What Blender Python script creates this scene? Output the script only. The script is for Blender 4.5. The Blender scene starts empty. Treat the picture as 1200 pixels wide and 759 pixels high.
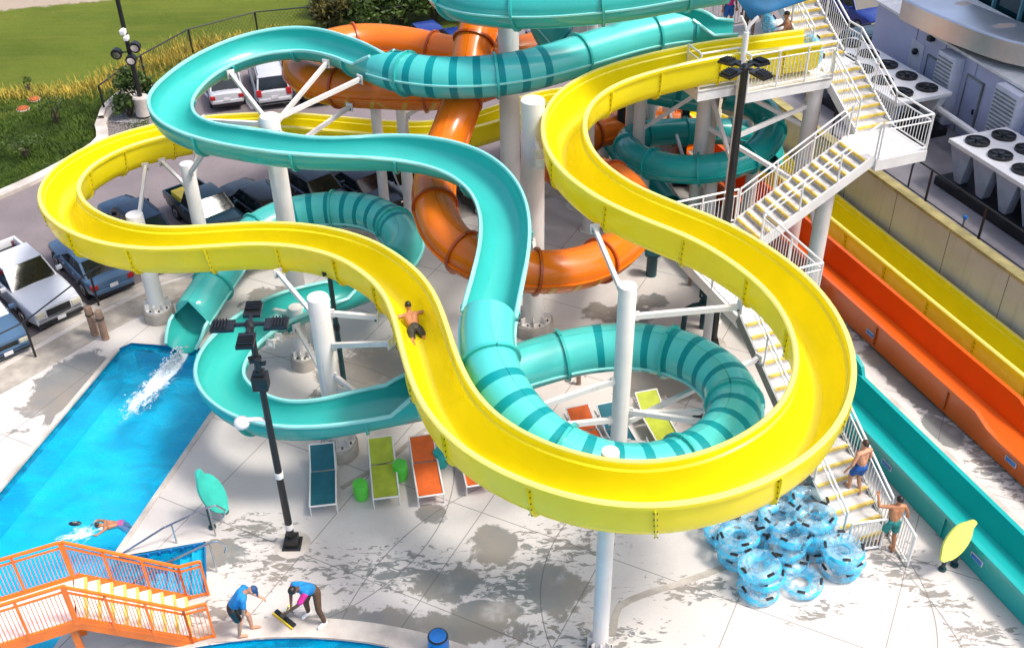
import bpy, bmesh, math, random
from mathutils import Vector, Matrix, noise
R = math.radians
random.seed(7)
scene = bpy.context.scene
COL = scene.collection

# ------------------------------------------------------------------ camera survey
H, FPX, PITCH, ROLL, CX, CY = 18.5, 1250.0, R(36), R(1.0), 600.0, 379.5
_F = Vector((0, math.cos(PITCH), -math.sin(PITCH)))
_R0 = Vector((1, 0, 0)); _U0 = Vector((0, math.sin(PITCH), math.cos(PITCH)))
_R = _R0*math.cos(ROLL) - _U0*math.sin(ROLL)
_U = _U0*math.cos(ROLL) + _R0*math.sin(ROLL)
def at(u, v, z=0.0):
    """survey: the point at height z seen along a sight line"""
    d = _F + _R*((u-CX)/FPX) - _U*((v-CY)/FPX)
    t = (z-H)/d.z
    return Vector((0, 0, H)) + d*t
AX = Vector((-.342, .940, 0)); BX = Vector((.940, .342, 0))
AX.normalize(); BX = Vector((AX.y, -AX.x, 0))
def w(b, a, z=0.0):
    """site grid: b across the run-out lanes, a along them"""
    v = BX*b + AX*a
    return Vector((v.x, v.y, z))
V = lambda *a: Vector(a)

# ------------------------------------------------------------------ mesh builder
class MB:
    def __init__(s): s.v = []; s.f = []; s.m = []
    def add(s, vs, fs, m=0):
        o = len(s.v); s.v += [Vector(p) for p in vs]
        for f in fs: s.f.append([i+o for i in f]); s.m.append(m)
        return s
    def box(s, c, size, m=0, x=None, y=None, z=None):
        x = Vector(x).normalized() if x is not None else Vector((1, 0, 0))
        z = Vector(z).normalized() if z is not None else Vector((0, 0, 1))
        y = Vector(y).normalized() if y is not None else z.cross(x).normalized()
        c = Vector(c); hx, hy, hz = [k/2 for k in size]
        vs = [c + x*(hx*i) + y*(hy*j) + z*(hz*k) for k in (-1, 1) for j in (-1, 1) for i in (-1, 1)]
        return s.add(vs, [(0, 2, 3, 1), (4, 5, 7, 6), (0, 1, 5, 4), (2, 6, 7, 3), (0, 4, 6, 2), (1, 3, 7, 5)], m)
    def beam(s, a, b, wd, ht, m=0, up=(0, 0, 1)):
        a, b = Vector(a), Vector(b); d = b-a
        if d.length < 1e-6: return s
        x = d.normalized(); u = Vector(up)
        if abs(x.dot(u)) > .98: u = Vector((1, 0, 0))
        y = u.cross(x).normalized(); z = x.cross(y)
        return s.box((a+b)/2, (d.length, wd, ht), m, x, y, z)
    def cyl(s, a, b, r0, r1=None, n=12, m=0, caps=True):
        a, b = Vector(a), Vector(b); r1 = r0 if r1 is None else r1
        x = (b-a).normalized(); u = Vector((0, 0, 1)) if abs(x.z) < .95 else Vector((1, 0, 0))
        y = u.cross(x).normalized(); z = x.cross(y)
        vs = []
        for p, r in ((a, r0), (b, r1)):
            for i in range(n):
                t = 2*math.pi*i/n; vs.append(p + y*(r*math.cos(t)) + z*(r*math.sin(t)))
        fs = [(i, (i+1) % n, n+(i+1) % n, n+i) for i in range(n)]
        if caps: fs += [tuple(range(n-1, -1, -1)), tuple(range(n, 2*n))]
        return s.add(vs, fs, m)
    def tube(s, pts, r, n=8, m=0, closed=False):
        pts = [Vector(p) for p in pts]; k = len(pts); vs = []
        prev = None
        for i, p in enumerate(pts):
            if closed: t = pts[(i+1) % k]-pts[i-1]
            else: t = pts[min(i+1, k-1)]-pts[max(i-1, 0)]
            t.normalize()
            if prev is None:
                u = Vector((0, 0, 1)) if abs(t.z) < .9 else Vector((1, 0, 0))
                y = u.cross(t).normalized()
            else: y = (prev - t*prev.dot(t)).normalized()
            prev = y; z = t.cross(y)
            rr = r[i] if isinstance(r, (list, tuple)) else r
            for j in range(n):
                a = 2*math.pi*j/n; vs.append(p + y*(rr*math.cos(a)) + z*(rr*math.sin(a)))
        fs = []
        for i in range(k if closed else k-1):
            i2 = (i+1) % k
            for j in range(n): fs.append((i*n+j, i*n+(j+1) % n, i2*n+(j+1) % n, i2*n+j))
        if not closed: fs += [tuple(range(n-1, -1, -1)), tuple(range((k-1)*n, k*n))]
        return s.add(vs, fs, m)
    def lathe(s, prof, c=(0, 0, 0), n=20, m=0, axis=None):
        c = Vector(c); ax = Vector(axis).normalized() if axis is not None else Vector((0, 0, 1))
        u = Vector((1, 0, 0)) if abs(ax.x) < .9 else Vector((0, 1, 0))
        y = ax.cross(u).normalized(); x = y.cross(ax)
        vs = []; k = len(prof)
        for r, h in prof:
            for i in range(n):
                t = 2*math.pi*i/n; vs.append(c + ax*h + x*(r*math.cos(t)) + y*(r*math.sin(t)))
        fs = [(i*n+j, i*n+(j+1) % n, (i+1)*n+(j+1) % n, (i+1)*n+j) for i in range(k-1) for j in range(n)]
        if prof[0][0] > 1e-5: fs.append(tuple(range(n-1, -1, -1)))
        if prof[-1][0] > 1e-5: fs.append(tuple(range((k-1)*n, k*n)))
        return s.add(vs, fs, m)
    def ball(s, c, r, n=10, m=0, q=6):
        if not isinstance(r, (tuple, list, Vector)): r = (r, r, r)
        c = Vector(c); vs = [c + Vector((0, 0, -r[2]))]; fs = []
        for i in range(1, q):
            t = math.pi*i/q - math.pi/2
            for j in range(n):
                a = 2*math.pi*j/n
                vs.append(c + Vector((r[0]*math.cos(t)*math.cos(a), r[1]*math.cos(t)*math.sin(a), r[2]*math.sin(t))))
        vs.append(c + Vector((0, 0, r[2])))
        for j in range(n): fs.append((0, 1+(j+1) % n, 1+j))
        for i in range(q-2):
            for j in range(n): fs.append((1+i*n+j, 1+i*n+(j+1) % n, 1+(i+1)*n+(j+1) % n, 1+(i+1)*n+j))
        e = len(vs)-1
        for j in range(n): fs.append((1+(q-2)*n+j, 1+(q-2)*n+(j+1) % n, e))
        return s.add(vs, fs, m)
    def capsule(s, a, b, ra, rb=None, n=10):
        rb = ra if rb is None else rb
        s.ball(a, ra, n); s.ball(b, rb, n)
        if (Vector(b)-Vector(a)).length > 1e-4: s.cyl(a, b, ra, rb, n)
        return s
    def prism(s, poly, z0, z1, m=0):
        n = len(poly)
        ar = sum(poly[i][0]*poly[(i+1) % n][1]-poly[(i+1) % n][0]*poly[i][1] for i in range(n))
        if ar < 0: poly = poly[::-1]
        vs = [Vector((p[0], p[1], z0)) for p in poly] + [Vector((p[0], p[1], z1)) for p in poly]
        fs = [tuple(range(n-1, -1, -1)), tuple(range(n, 2*n))] + [(i, (i+1) % n, n+(i+1) % n, n+i) for i in range(n)]
        return s.add(vs, fs, m)
    def build(s, name, mats, parent=None, smooth=True, angle=38, origin=None, bevel=0):
        me = bpy.data.meshes.new(name)
        o = Vector(origin) if origin is not None else Vector((0, 0, 0))
        if parent is not None and origin is None: o = root_of(parent)
        me.from_pydata([p-o for p in s.v], [], s.f)
        if not isinstance(mats, (list, tuple)): mats = [mats]
        for m in mats: me.materials.append(m)
        me.polygons.foreach_set('material_index', s.m)
        me.validate(); me.update()
        if bevel:
            bm = bmesh.new(); bm.from_mesh(me)
            bmesh.ops.remove_doubles(bm, verts=bm.verts, dist=1e-5)
            es = [e for e in bm.edges if len(e.link_faces) == 2 and e.calc_face_angle(0) > R(40)]
            bmesh.ops.bevel(bm, geom=es, offset=bevel, segments=2, affect='EDGES', profile=.6, clamp_overlap=True)
            bm.to_mesh(me); bm.free()
        if smooth:
            me.polygons.foreach_set('use_smooth', [True]*len(me.polygons))
            me.set_sharp_from_angle(angle=R(angle))
        ob = bpy.data.objects.new(name, me); COL.objects.link(ob)
        if parent is not None: ob.parent = parent
        elif origin is not None: ob.location = o
        return ob
def root_of(p):
    o = Vector((0, 0, 0))
    while p is not None: o += p.location; p = p.parent
    return o
def tag(o, label=None, cat=None, group=None, kind=None):
    if label: o['label'] = label
    if cat: o['category'] = cat
    if group: o['group'] = group
    if kind: o['kind'] = kind
    return o
def thing(name, label, cat, loc=(0, 0, 0), group=None, rz=0):
    o = bpy.data.objects.new(name, None); COL.objects.link(o); o.location = loc
    o.rotation_euler = (0, 0, rz); o.empty_display_size = .2
    return tag(o, label, cat, group)
def dup(o, parent=None, **kw):
    c = o.copy(); COL.objects.link(c)
    if parent is not None: c.parent = parent
    for ch in list(o.children): dup(ch, c)
    for k, v in kw.items():
        if k == 'loc': c.location = v
        elif k == 'rz': c.rotation_euler = (0, 0, v)
        elif v is not None: c[k] = v
    return c
def sheet(name, outer, z, mat, holes=(), kind='structure', label=None, cat=None):
    """flat sheet with holes"""
    cu = bpy.data.curves.new(name, 'CURVE'); cu.dimensions = '2D'; cu.fill_mode = 'BOTH'
    for poly in [outer]+list(holes):
        sp = cu.splines.new('POLY'); sp.points.add(len(poly)-1)
        for i, p in enumerate(poly): sp.points[i].co = (p[0], p[1], 0, 1)
        sp.use_cyclic_u = True
    t = bpy.data.objects.new('tmp', cu); COL.objects.link(t)
    dg = bpy.context.evaluated_depsgraph_get()
    me = bpy.data.meshes.new_from_object(t.evaluated_get(dg)); me.name = name
    bpy.data.objects.remove(t); bpy.data.curves.remove(cu)
    if sum(p.normal.z for p in me.polygons) < 0: me.flip_normals()
    me.materials.clear(); me.materials.append(mat)
    o = bpy.data.objects.new(name, me); COL.objects.link(o); o.location.z = z
    return tag(o, label, cat, None, kind)

# ------------------------------------------------------------------ curves
def catmull(pts, ds=.25):
    P = [Vector(p) for p in pts]; out = []
    for i in range(len(P)-1):
        p0 = P[i-1] if i else P[0]*2-P[1]; p1, p2 = P[i], P[i+1]
        p3 = P[i+2] if i+2 < len(P) else P[-1]*2-P[-2]
        t0 = 0.; t1 = t0+max((p1-p0).length, 1e-4)**.5; t2 = t1+max((p2-p1).length, 1e-4)**.5; t3 = t2+max((p3-p2).length, 1e-4)**.5
        n = max(2, int((p2-p1).length/.06))
        for k in range(n):
            t = t1+(t2-t1)*k/n
            a1 = p0*((t1-t)/(t1-t0))+p1*((t-t0)/(t1-t0)); a2 = p1*((t2-t)/(t2-t1))+p2*((t-t1)/(t2-t1)); a3 = p2*((t3-t)/(t3-t2))+p3*((t-t2)/(t3-t2))
            b1 = a1*((t2-t)/(t2-t0))+a2*((t-t0)/(t2-t0)); b2 = a2*((t3-t)/(t3-t1))+a3*((t-t1)/(t3-t1))
            out.append(b1*((t2-t)/(t2-t1))+b2*((t-t1)/(t2-t1)))
    out.append(P[-1])
    return resample(out, ds)
def resample(out, ds):
    d = [0]
    for i in range(1, len(out)): d.append(d[-1]+(out[i]-out[i-1]).length)
    n = max(2, int(round(d[-1]/ds))); res = []; j = 0
    for k in range(n+1):
        s = d[-1]*k/n
        while j < len(d)-2 and d[j+1] < s: j += 1
        f = (s-d[j])/max(1e-9, d[j+1]-d[j]); res.append(out[j].lerp(out[j+1], min(1, max(0, f))))
    return res
def smooth_path(p, it):
    p = [q.copy() for q in p]
    for _ in range(it):
        q = [p[0]]
        for i in range(1, len(p)-1): q.append((p[i-1]+p[i]*2+p[i+1])/4)
        q.append(p[-1]); p = q
    return p
def frame(path, i):
    t = (path[min(i+1, len(path)-1)]-path[max(i-1, 0)]).normalized()
    s = t.cross(Vector((0, 0, 1))).normalized(); n = s.cross(t).normalized()
    return t, s, n
# ------------------------------------------------------------------ materials
class NT:
    def __init__(s, name):
        s.mat = bpy.data.materials.new(name); s.mat.use_nodes = True
        s.t = s.mat.node_tree; s.b = s.t.nodes['Principled BSDF']; s.out = s.t.nodes['Material Output']
    def n(s, kind, **kw):
        x = s.t.nodes.new(kind)
        for k, v in kw.items():
            if k.startswith('i_'): x.inputs[k[2:].replace('_', ' ')].default_value = v
            else: setattr(x, k, v)
        return x
    def l(s, a, b): s.t.links.new(a, b)
    def val(s, x, sock):
        if hasattr(x, 'is_output'): s.l(x, sock)
        else: sock.default_value = x
    def math(s, op, a, b=None, c=None, clamp=False):
        x = s.n('ShaderNodeMath', operation=op); x.use_clamp = clamp
        for i, q in enumerate((a, b, c)):
            if q is not None: s.val(q, x.inputs[i])
        return x.outputs[0]
    def mix(s, f, a, b, blend='MIX'):
        x = s.n('ShaderNodeMix', data_type='RGBA', blend_type=blend)
        s.val(f, x.inputs[0])
        for q, i in ((a, 6), (b, 7)):
            if isinstance(q, tuple): x.inputs[i].default_value = (*q[:3], 1)
            else: s.l(q, x.inputs[i])
        return x.outputs[2]
    def noise(s, scale, detail=4, vec=None, rough=.55, dist=0):
        x = s.n('ShaderNodeTexNoise'); x.inputs['Scale'].default_value = scale; x.inputs['Detail'].default_value = detail
        x.inputs['Roughness'].default_value = rough; x.inputs['Distortion'].default_value = dist
        if vec is not None: s.l(vec, x.inputs['Vector'])
        return x.outputs['Fac']
    def pos(s):
        return s.n('ShaderNodeNewGeometry').outputs['Position']
    def obj(s):
        return s.n('ShaderNodeTexCoord').outputs['Object']
    def ramp(s, f, a, b):
        x = s.n('ShaderNodeMapRange'); x.interpolation_type = 'SMOOTHSTEP'
        s.val(f, x.inputs[0]); x.inputs[1].default_value = a; x.inputs[2].default_value = b
        return x.outputs[0]
    def bump(s, h, strength=.2, dist=.02):
        x = s.n('ShaderNodeBump'); x.inputs['Strength'].default_value = strength; x.inputs['Distance'].default_value = dist
        s.l(h, x.inputs['Height']); s.l(x.outputs[0], s.b.inputs['Normal'])
    def vmap(s, vec, scale=(1, 1, 1), rot=(0, 0, 0), loc=(0, 0, 0)):
        x = s.n('ShaderNodeMapping'); s.l(vec, x.inputs[0]); x.inputs['Scale'].default_value = scale
        x.inputs['Rotation'].default_value = rot; x.inputs['Location'].default_value = loc
        return x.outputs[0]
def pm(name, c, rough=.5, var=.12, scale=3.0, metal=0, bump=0, bscale=60, coat=0, c2=None, alpha=1, spec=.5, trans=0):
    q = NT(name); b = q.b
    p = q.obj()
    f = q.noise(scale, 5, p)
    c2 = c2 or tuple(k*(1-var*1.6) for k in c)
    hi = tuple(min(1, k*(1+var*.5)) for k in c)
    q.l(q.mix(q.ramp(f, .3, .72), c2, hi), b.inputs['Base Color'])
    fr = q.noise(scale*2.7, 4, p)
    q.l(q.math('ADD', q.math('MULTIPLY', fr, .16), rough-.08, clamp=True), b.inputs['Roughness'])
    b.inputs['Metallic'].default_value = metal; b.inputs['Coat Weight'].default_value = coat
    b.inputs['Coat Roughness'].default_value = .06
    b.inputs['Specular IOR Level'].default_value = spec
    b.inputs['Alpha'].default_value = alpha
    if bump: q.bump(q.noise(bscale, 4, p), bump, .01)
    if trans:
        t = q.n('ShaderNodeBsdfTranslucent'); t.inputs[0].default_value = (*c, 1)
        m = q.n('ShaderNodeMixShader'); m.inputs[0].default_value = trans
        q.l(b.outputs[0], m.inputs[1]); q.l(t.outputs[0], m.inputs[2]); q.l(m.outputs[0], q.out.inputs[0])
    return q.mat
def fibreglass(name, c, rough=.22, trans=.16, stain=.10, coat=.25, spec=.5):
    q = NT(name); b = q.b; p = q.pos()
    f = q.noise(.9, 5, p); g = q.noise(.35, 3, q.vmap(p, (1, 1, 2.5)))
    base = q.mix(q.ramp(f, .35, .7), tuple(k*.93 for k in c), c)
    sc = tuple(k*.80+.02 for k in c)
    streak = q.math('MULTIPLY', q.ramp(q.noise(2.2, 6, q.vmap(p, (3, 3, .5))), .55, .75), stain*3)
    base = q.mix(streak, base, sc)
    q.l(base, b.inputs['Base Color'])
    q.l(q.math('ADD', q.math('MULTIPLY', g, .18), rough-.06), b.inputs['Roughness'])
    b.inputs['Coat Weight'].default_value = coat; b.inputs['Coat Roughness'].default_value = .12; b.inputs['Specular IOR Level'].default_value = spec
    q.bump(q.noise(5, 3, p), .05, .02)
    t = q.n('ShaderNodeBsdfTranslucent'); t.inputs[0].default_value = (*c, 1)
    m = q.n('ShaderNodeMixShader'); m.inputs[0].default_value = trans
    q.l(b.outputs[0], m.inputs[1]); q.l(t.outputs[0], m.inputs[2]); q.l(m.outputs[0], q.out.inputs[0])
    return q.mat
M = {}
M['yellow'] = fibreglass('yellow fibreglass', (.93, .81, .010), .24, .30, .05)
M['yellow_rim'] = fibreglass('yellow rim highlight', (.93, .85, .22), .22, .25, .04)  # paler yellow painted on the lips to imitate highlight lines along the rims
M['teal'] = fibreglass('teal fibreglass', (.045, .51, .465), .17, .2)
M['teal_stripe'] = fibreglass('teal stripe', (.001, .25, .265), .42, .02, .05, 0, .2)
M['teal_tube'] = fibreglass('pale teal tube', (.085, .60, .56), .2, .16)  # teal lightened so the colour itself carries the tubes' glossy sheen
M['teal_rim'] = fibreglass('teal rim', (.30, .74, .70), .22, .14)  # lighter rim teal, partly painting in the gloss highlights on the edges
M['teal_deep'] = fibreglass('deep teal fibreglass', (.010, .40, .385), .2, .14)
M['orange'] = fibreglass('orange fibreglass', (.86, .205, .008), .2, .22)
M['orange_stripe'] = fibreglass('orange stripe', (.74, .40, .03), .22, .16)
M['orange_seam'] = fibreglass('orange seam', (.42, .07, .004), .3, .1)
M['white'] = pm('white paint', (.74, .73, .71), .42, .07, 1.5)
def steel():
    q = NT('white column paint'); p = q.pos()
    c = q.mix(q.ramp(q.noise(.8, 5, p), .3, .7), (.60, .575, .545), (.70, .68, .65))
    st = q.ramp(q.noise(1.6, 7, q.vmap(p, (5, 5, .35)), .65), .56, .74)
    c = q.mix(q.math('MULTIPLY', st, .35), c, (.36, .28, .20))
    sp = q.ramp(q.noise(9, 4, p, .7), .70, .76); c = q.mix(q.math('MULTIPLY', sp, .5), c, (.25, .16, .10))
    q.l(c, q.b.inputs['Base Color']); q.b.inputs['Roughness'].default_value = .45; return q.mat
M['white_steel'] = steel()
M['orange_lane'] = fibreglass('worn orange lane fibreglass', (.66, .105, .006), .3, .08, .14)
M['bolt'] = pm('dark bolt', (.10, .10, .09), .5, .2)
M['black'] = pm('black paint', (.012, .013, .015), .38, .2)
M['lens'] = pm('lamp lens', (.03, .035, .04), .15, .2, 20)
M['nosing'] = pm('yellow nosing', (.76, .55, .08), .6, .2, 6)
M['tread'] = pm('pale tread', (.58, .57, .56), .65, .12, 6, bump=.1)
M['grey_steel'] = pm('grey steel', (.20, .22, .21), .5, .2)
M['steel'] = pm('stainless rail', (.55, .57, .60), .25, .1, metal=1)
M['concrete'] = pm('concrete', (.42, .38, .33), .85, .2, 2, bump=.3)
M['kerb'] = pm('kerb concrete', (.55, .50, .45), .85, .2, 1.2, bump=.3)
M['tan'] = pm('tan post', (.32, .20, .14), .6, .2, 5)
M['o_paint'] = pm('orange paint', (.90, .17, .008), .4, .1)
M['o_paint2'] = pm('bright orange paint', (.95, .185, .012), .4, .1)
M['pipe'] = pm('dark teal pipe paint', (.008, .055, .065), .4, .2)
M['lime'] = pm('lime green plastic', (.10, .62, .06), .35, .1)
M['teal_pl'] = pm('teal plastic', (.01, .40, .38), .4, .1)
M['lime_sign'] = pm('lime sign', (.60, .66, .13), .45, .1)
M['teal_sign'] = pm('teal sign', (.05, .55, .45), .4, .1)
M['rubber'] = pm('tyre rubber', (.015, .015, .016), .8, .2)
M['rim'] = pm('alloy rim', (.45, .46, .48), .3, .15, metal=.8)
M['glass'] = pm('dark window glass', (.010, .016, .020), .10, .2, 1.5, spec=.45)
M['chrome'] = pm('chrome', (.55, .56, .58), .15, .1, metal=1)
M['red_lens'] = pm('red lens', (.45, .012, .012), .15, .2)
M['clear_lens'] = pm('headlamp lens', (.62, .58, .45), .12, .15)
M['plate'] = pm('plate', (.75, .74, .76), .4, .1)
M['blue_wall'] = pm('blue pool paint', (.01, .17, .38), .4, .15)
M['blue_bar'] = pm('blue plastic', (.015, .16, .52), .35, .15)
M['sail'] = pm('blue shade cloth', (.012, .14, .30), .7, .1, trans=.25)
M['red_soil'] = pm('orange cap', (.36, .085, .02), .8, .2)
M['metal_wall'] = pm('painted metal wall', (.48, .49, .66), .5, .06, .6)
M['louver'] = pm('louver metal', (.60, .61, .68), .45, .08)
M['door'] = pm('grey door', (.36, .39, .54), .45, .06)
M['duct'] = pm('galvanised duct', (.62, .58, .54), .28, .12, .8, metal=.9)
M['rust'] = pm('rust stain', (.38, .17, .06), .6, .3)
M['roof'] = pm('white metal roof', (.78, .76, .72), .5, .08)
M['chiller'] = pm('chiller white', (.74, .74, .74), .5, .06)
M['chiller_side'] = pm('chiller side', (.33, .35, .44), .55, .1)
M['fan'] = pm('fan black', (.01, .01, .012), .5, .2)
M['towerglass'] = pm('green glass', (.006, .035, .045), .08, .3, .5, spec=.8)
M['mullion'] = pm('mullion', (.12, .30, .34), .4, .1)
M['skin1'] = pm('light skin', (.55, .27, .16), .5, .1, 8)
M['skin2'] = pm('tan skin', (.42, .18, .085), .5, .1, 8)
M['skin3'] = pm('dark skin', (.13, .06, .035), .5, .1, 8)
M['hair'] = pm('dark hair', (.012, .009, .008), .5, .3, 30)
M['hair2'] = pm('brown hair', (.05, .025, .015), .5, .3, 30)
M['trunk_blue'] = pm('blue trunks', (.01, .10, .38), .75, .15, 9)
M['trunk_dark'] = pm('dark trunks', (.05, .045, .035), .75, .3, 14, c2=(.01, .01, .01))
M['trunk_green'] = pm('green trunks', (.02, .26, .24), .75, .3, 14)
M['trunk_pink'] = pm('pink trunks', (.50, .10, .30), .75, .2, 9)
M['shirt_blue'] = pm('blue shirt', (.01, .23, .55), .8, .15, 9)
M['pink'] = pm('pink cloth', (.70, .03, .28), .8, .15, 9)
M['trouser'] = pm('brown trousers', (.11, .055, .028), .8, .2, 9)
M['shoe'] = pm('white shoe', (.8, .8, .8), .6, .1)
M['cap_blue'] = pm('navy cap', (.01, .06, .17), .7, .1)
M['tool_yellow'] = pm('yellow tool', (.75, .55, .02), .4, .1)
M['eye'] = pm('eye', (.02, .015, .012), .2, .1)
M['grass_tall'] = pm('dry tall grass', (.50, .36, .05), .8, .35, 1.2, c2=(.26, .22, .03))
M['leaf'] = pm('leaf green', (.075, .125, .018), .6, .4, 1.5, c2=(.025, .05, .008), trans=.25)
M['leaf_ol'] = pm('olive leaf', (.12, .105, .022), .6, .4, 1.5, c2=(.035, .04, .01), trans=.25)
M['bark'] = pm('bark', (.10, .07, .045), .9, .3, 8)
for nm, c in dict(car_white=(.66, .67, .70), car_silver=(.46, .47, .50), car_steel=(.07, .14, .24), car_blue=(.02, .10, .26),
                  car_navy=(.006, .028, .07), car_black=(.003, .0035, .005), car_teal=(.006, .03, .045), car_royal=(.008, .03, .20), car_grey=(.02, .032, .045)).items():
    M[nm] = pm(nm.replace('car_', '')+' car paint', c, .3, .04, 1, coat=.3, metal=.05)
for nm, c in dict(fab_teal=(.008, .12, .16), fab_lime=(.40, .46, .035), fab_orange=(.70, .12, .015)).items():
    M[nm] = pm(nm.replace('fab_', '')+' sling fabric', c, .75, .1, 4, bump=.2, bscale=200)
# clear blue vinyl
def vinyl(name, c, alpha, wmix=.3):
    q = NT(name); b = q.b
    oi = q.n('ShaderNodeObjectInfo'); va = q.n('ShaderNodeVectorMath', operation='ADD'); q.l(q.obj(), va.inputs[0]); q.l(oi.outputs['Location'], va.inputs[1])
    n = q.ramp(q.noise(3.6, 5, va.outputs[0], dist=1.3), .38, .64)
    q.l(q.mix(q.math('MULTIPLY', n, wmix), c, (.75, .92, .97)), b.inputs['Base Color'])
    q.l(q.math('MULTIPLY', q.math('SUBTRACT', 1.25, n), alpha, clamp=True), b.inputs['Alpha'])
    b.inputs['Roughness'].default_value = .12; b.inputs['Coat Weight'].default_value = .6
    q.bump(q.noise(9, 4, q.obj()), .5, .03)
    return q.mat
M['vinyl_top'] = vinyl('clear vinyl', (.70, .90, .95), .20)
M['vinyl_blue'] = vinyl('blue vinyl', (.01, .50, .78), .62)

# --- ground materials
def blob(q, px, py, b, field):
    """soft ellipse: 1 at centre, 0 at the edge"""
    (x, y, rx, ry, ang) = b
    ca, sa = math.cos(ang), math.sin(ang)
    dx = q.math('SUBTRACT', px, x); dy = q.math('SUBTRACT', py, y)
    ux = q.math('DIVIDE', q.math('ADD', q.math('MULTIPLY', dx, ca), q.math('MULTIPLY', dy, sa)), rx)
    uy = q.math('DIVIDE', q.math('SUBTRACT', q.math('MULTIPLY', dy, ca), q.math('MULTIPLY', dx, sa)), ry)
    d = q.math('SQRT', q.math('ADD', q.math('MULTIPLY', ux, ux), q.math('MULTIPLY', uy, uy)))
    v = q.math('SUBTRACT', 1.0, d)
    return v if field is None else q.math('MAXIMUM', field, v)
def deck_material():
    q = NT('pool deck concrete'); b = q.b; p = q.pos()
    sep = q.n('ShaderNodeSeparateXYZ'); q.l(p, sep.inputs[0]); X, Y = sep.outputs[0], sep.outputs[1]
    def pxblob(u, v, rx, ry, ang=0):
        g = at(u, v, 0); return (g.x, g.y, rx, ry, ang)
    solid = [pxblob(78, 452, 1.0, 1.75, -.35), pxblob(120, 428, .7, .6, 0), pxblob(577, 638, .62, .62), pxblob(450, 440, 1.75, 1.75, .1), pxblob(400, 470, .9, .9, .4),
             pxblob(735, 372, .95, .8), pxblob(700, 365, .5, .5), pxblob(765, 352, .5, .45), pxblob(775, 446, 1.35, .95), pxblob(1060, 445, .5, 2.3, .35), pxblob(1105, 505, .45, .9, .35),
             pxblob(520, 735, 2.0, .45, -.1), pxblob(400, 735, 2.2, .55), pxblob(505, 603, .4, .35), pxblob(255, 648, .7, .45), pxblob(650, 690, .75, .85), pxblob(330, 352, 1.2, .8),
             pxblob(215, 345, 1.4, .5, .3), pxblob(520, 685, .9, .5), pxblob(575, 715, .7, .35)]
    splot = [pxblob(330, 660, 1.5, .8), pxblob(460, 668, 2.6, .9, -.05), pxblob(600, 690, 2.2, 1.3), pxblob(1050, 665, 1.0, .9), pxblob(1100, 700, 1.2, .6, -.8), pxblob(960, 715, 1.0, .3, .3),
             pxblob(820, 690, 1.7, .5), pxblob(1130, 605, 1.2, 1.8, .35), pxblob(660, 640, 1.6, .8), pxblob(1075, 400, .8, 3.0, .35), pxblob(1160, 545, .7, 2.2, .35), pxblob(250, 720, 1.0, .6),
             pxblob(700, 745, 2.0, .5), pxblob(1150, 740, 1.2, .5), pxblob(300, 620, 1.1, .6), pxblob(1020, 640, .8, .5)]
    f1 = None
    for s in solid: f1 = blob(q, X, Y, s, f1)
    f2 = None
    for s in splot: f2 = blob(q, X, Y, s, f2)
    vs = q.vmap(p, (1, 1, 1))
    n1 = q.noise(1.25, 8, vs, .68, .5); n2 = q.noise(3.1, 8, q.vmap(p, (1, 2.3, 1), (0, 0, .35)), .66, .8)
    m1 = q.ramp(q.math('ADD', f1, q.math('MULTIPLY', q.math('SUBTRACT', n1, .5), 2.3)), .0, .16)
    m2 = q.ramp(q.math('ADD', q.math('MULTIPLY', f2, .42), q.math('MULTIPLY', q.math('SUBTRACT', n2, .56), 2.5)),   .09, .20)
    # stray drips across the whole deck
    m3 = q.ramp(q.noise(1.9, 6, q.vmap(p, (1, 2.1, 1), (0, 0, .5), (3, 9, 0)), .68, .5), .715, .735)
    wet = q.math('MAXIMUM', m1, q.math('MAXIMUM', m2, q.math('MULTIPLY', m3, .8)))
    wet = q.math('MULTIPLY', wet, q.ramp(q.noise(1.3, 4, p), .1, .45))
    n = q.noise(.5, 6, p, .6); fine = q.noise(14, 5, p, .7)
    dry = q.mix(q.ramp(n, .3, .7), (.50, .465, .44), (.585, .55, .52))
    dry = q.mix(q.math('MULTIPLY', q.ramp(fine, .45, .8), .25), dry, (.36, .33, .30))
    wc = q.mix(q.ramp(q.noise(.6, 4, p), .35, .65), (.235, .205, .17), (.16, .17, .168))
    col = q.mix(q.math('MULTIPLY', wet, .92), dry, wc)
    # slab joints, two directions + a few sweeping arcs
    def joints(ax, ay, sp, off, wd=.012):
        d = q.math('ADD', q.math('MULTIPLY', X, ax), q.math('ADD', q.math('MULTIPLY', Y, ay), off))
        m = q.math('ABSOLUTE', q.math('SUBTRACT', q.math('FRACT', q.math('DIVIDE', d, sp)), .5))
        return q.math('LESS_THAN', m, wd/sp)
    def arc(u, v, r, wd=.014):
        g = at(u, v); dx = q.math('SUBTRACT', X, g.x); dy = q.math('SUBTRACT', Y, g.y)
        d = q.math('SQRT', q.math('ADD', q.math('MULTIPLY', dx, dx), q.math('MULTIPLY', dy, dy)))
        return q.math('LESS_THAN', q.math('ABSOLUTE', q.math('SUBTRACT', d, r)), wd)
    j = joints(.89, -.45, 3.1, 1.0)
    for k in (joints(.45, .89, 2.9, .4), arc(860, 700, 4.2), arc(300, 560, 4.9), arc(760, 800, 6.6)): j = q.math('MAXIMUM', j, k)
    col = q.mix(q.math('MULTIPLY', j, .62), col, (.10, .09, .085))
    q.l(col, b.inputs['Base Color'])
    q.l(q.math('SUBTRACT', .85, q.math('MULTIPLY', wet, .48)), b.inputs['Roughness'])
    q.bump(q.math('SUBTRACT', q.math('MULTIPLY', fine, .5), j), .25, .012)
    return q.mat
M['deck'] = deck_material()
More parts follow.
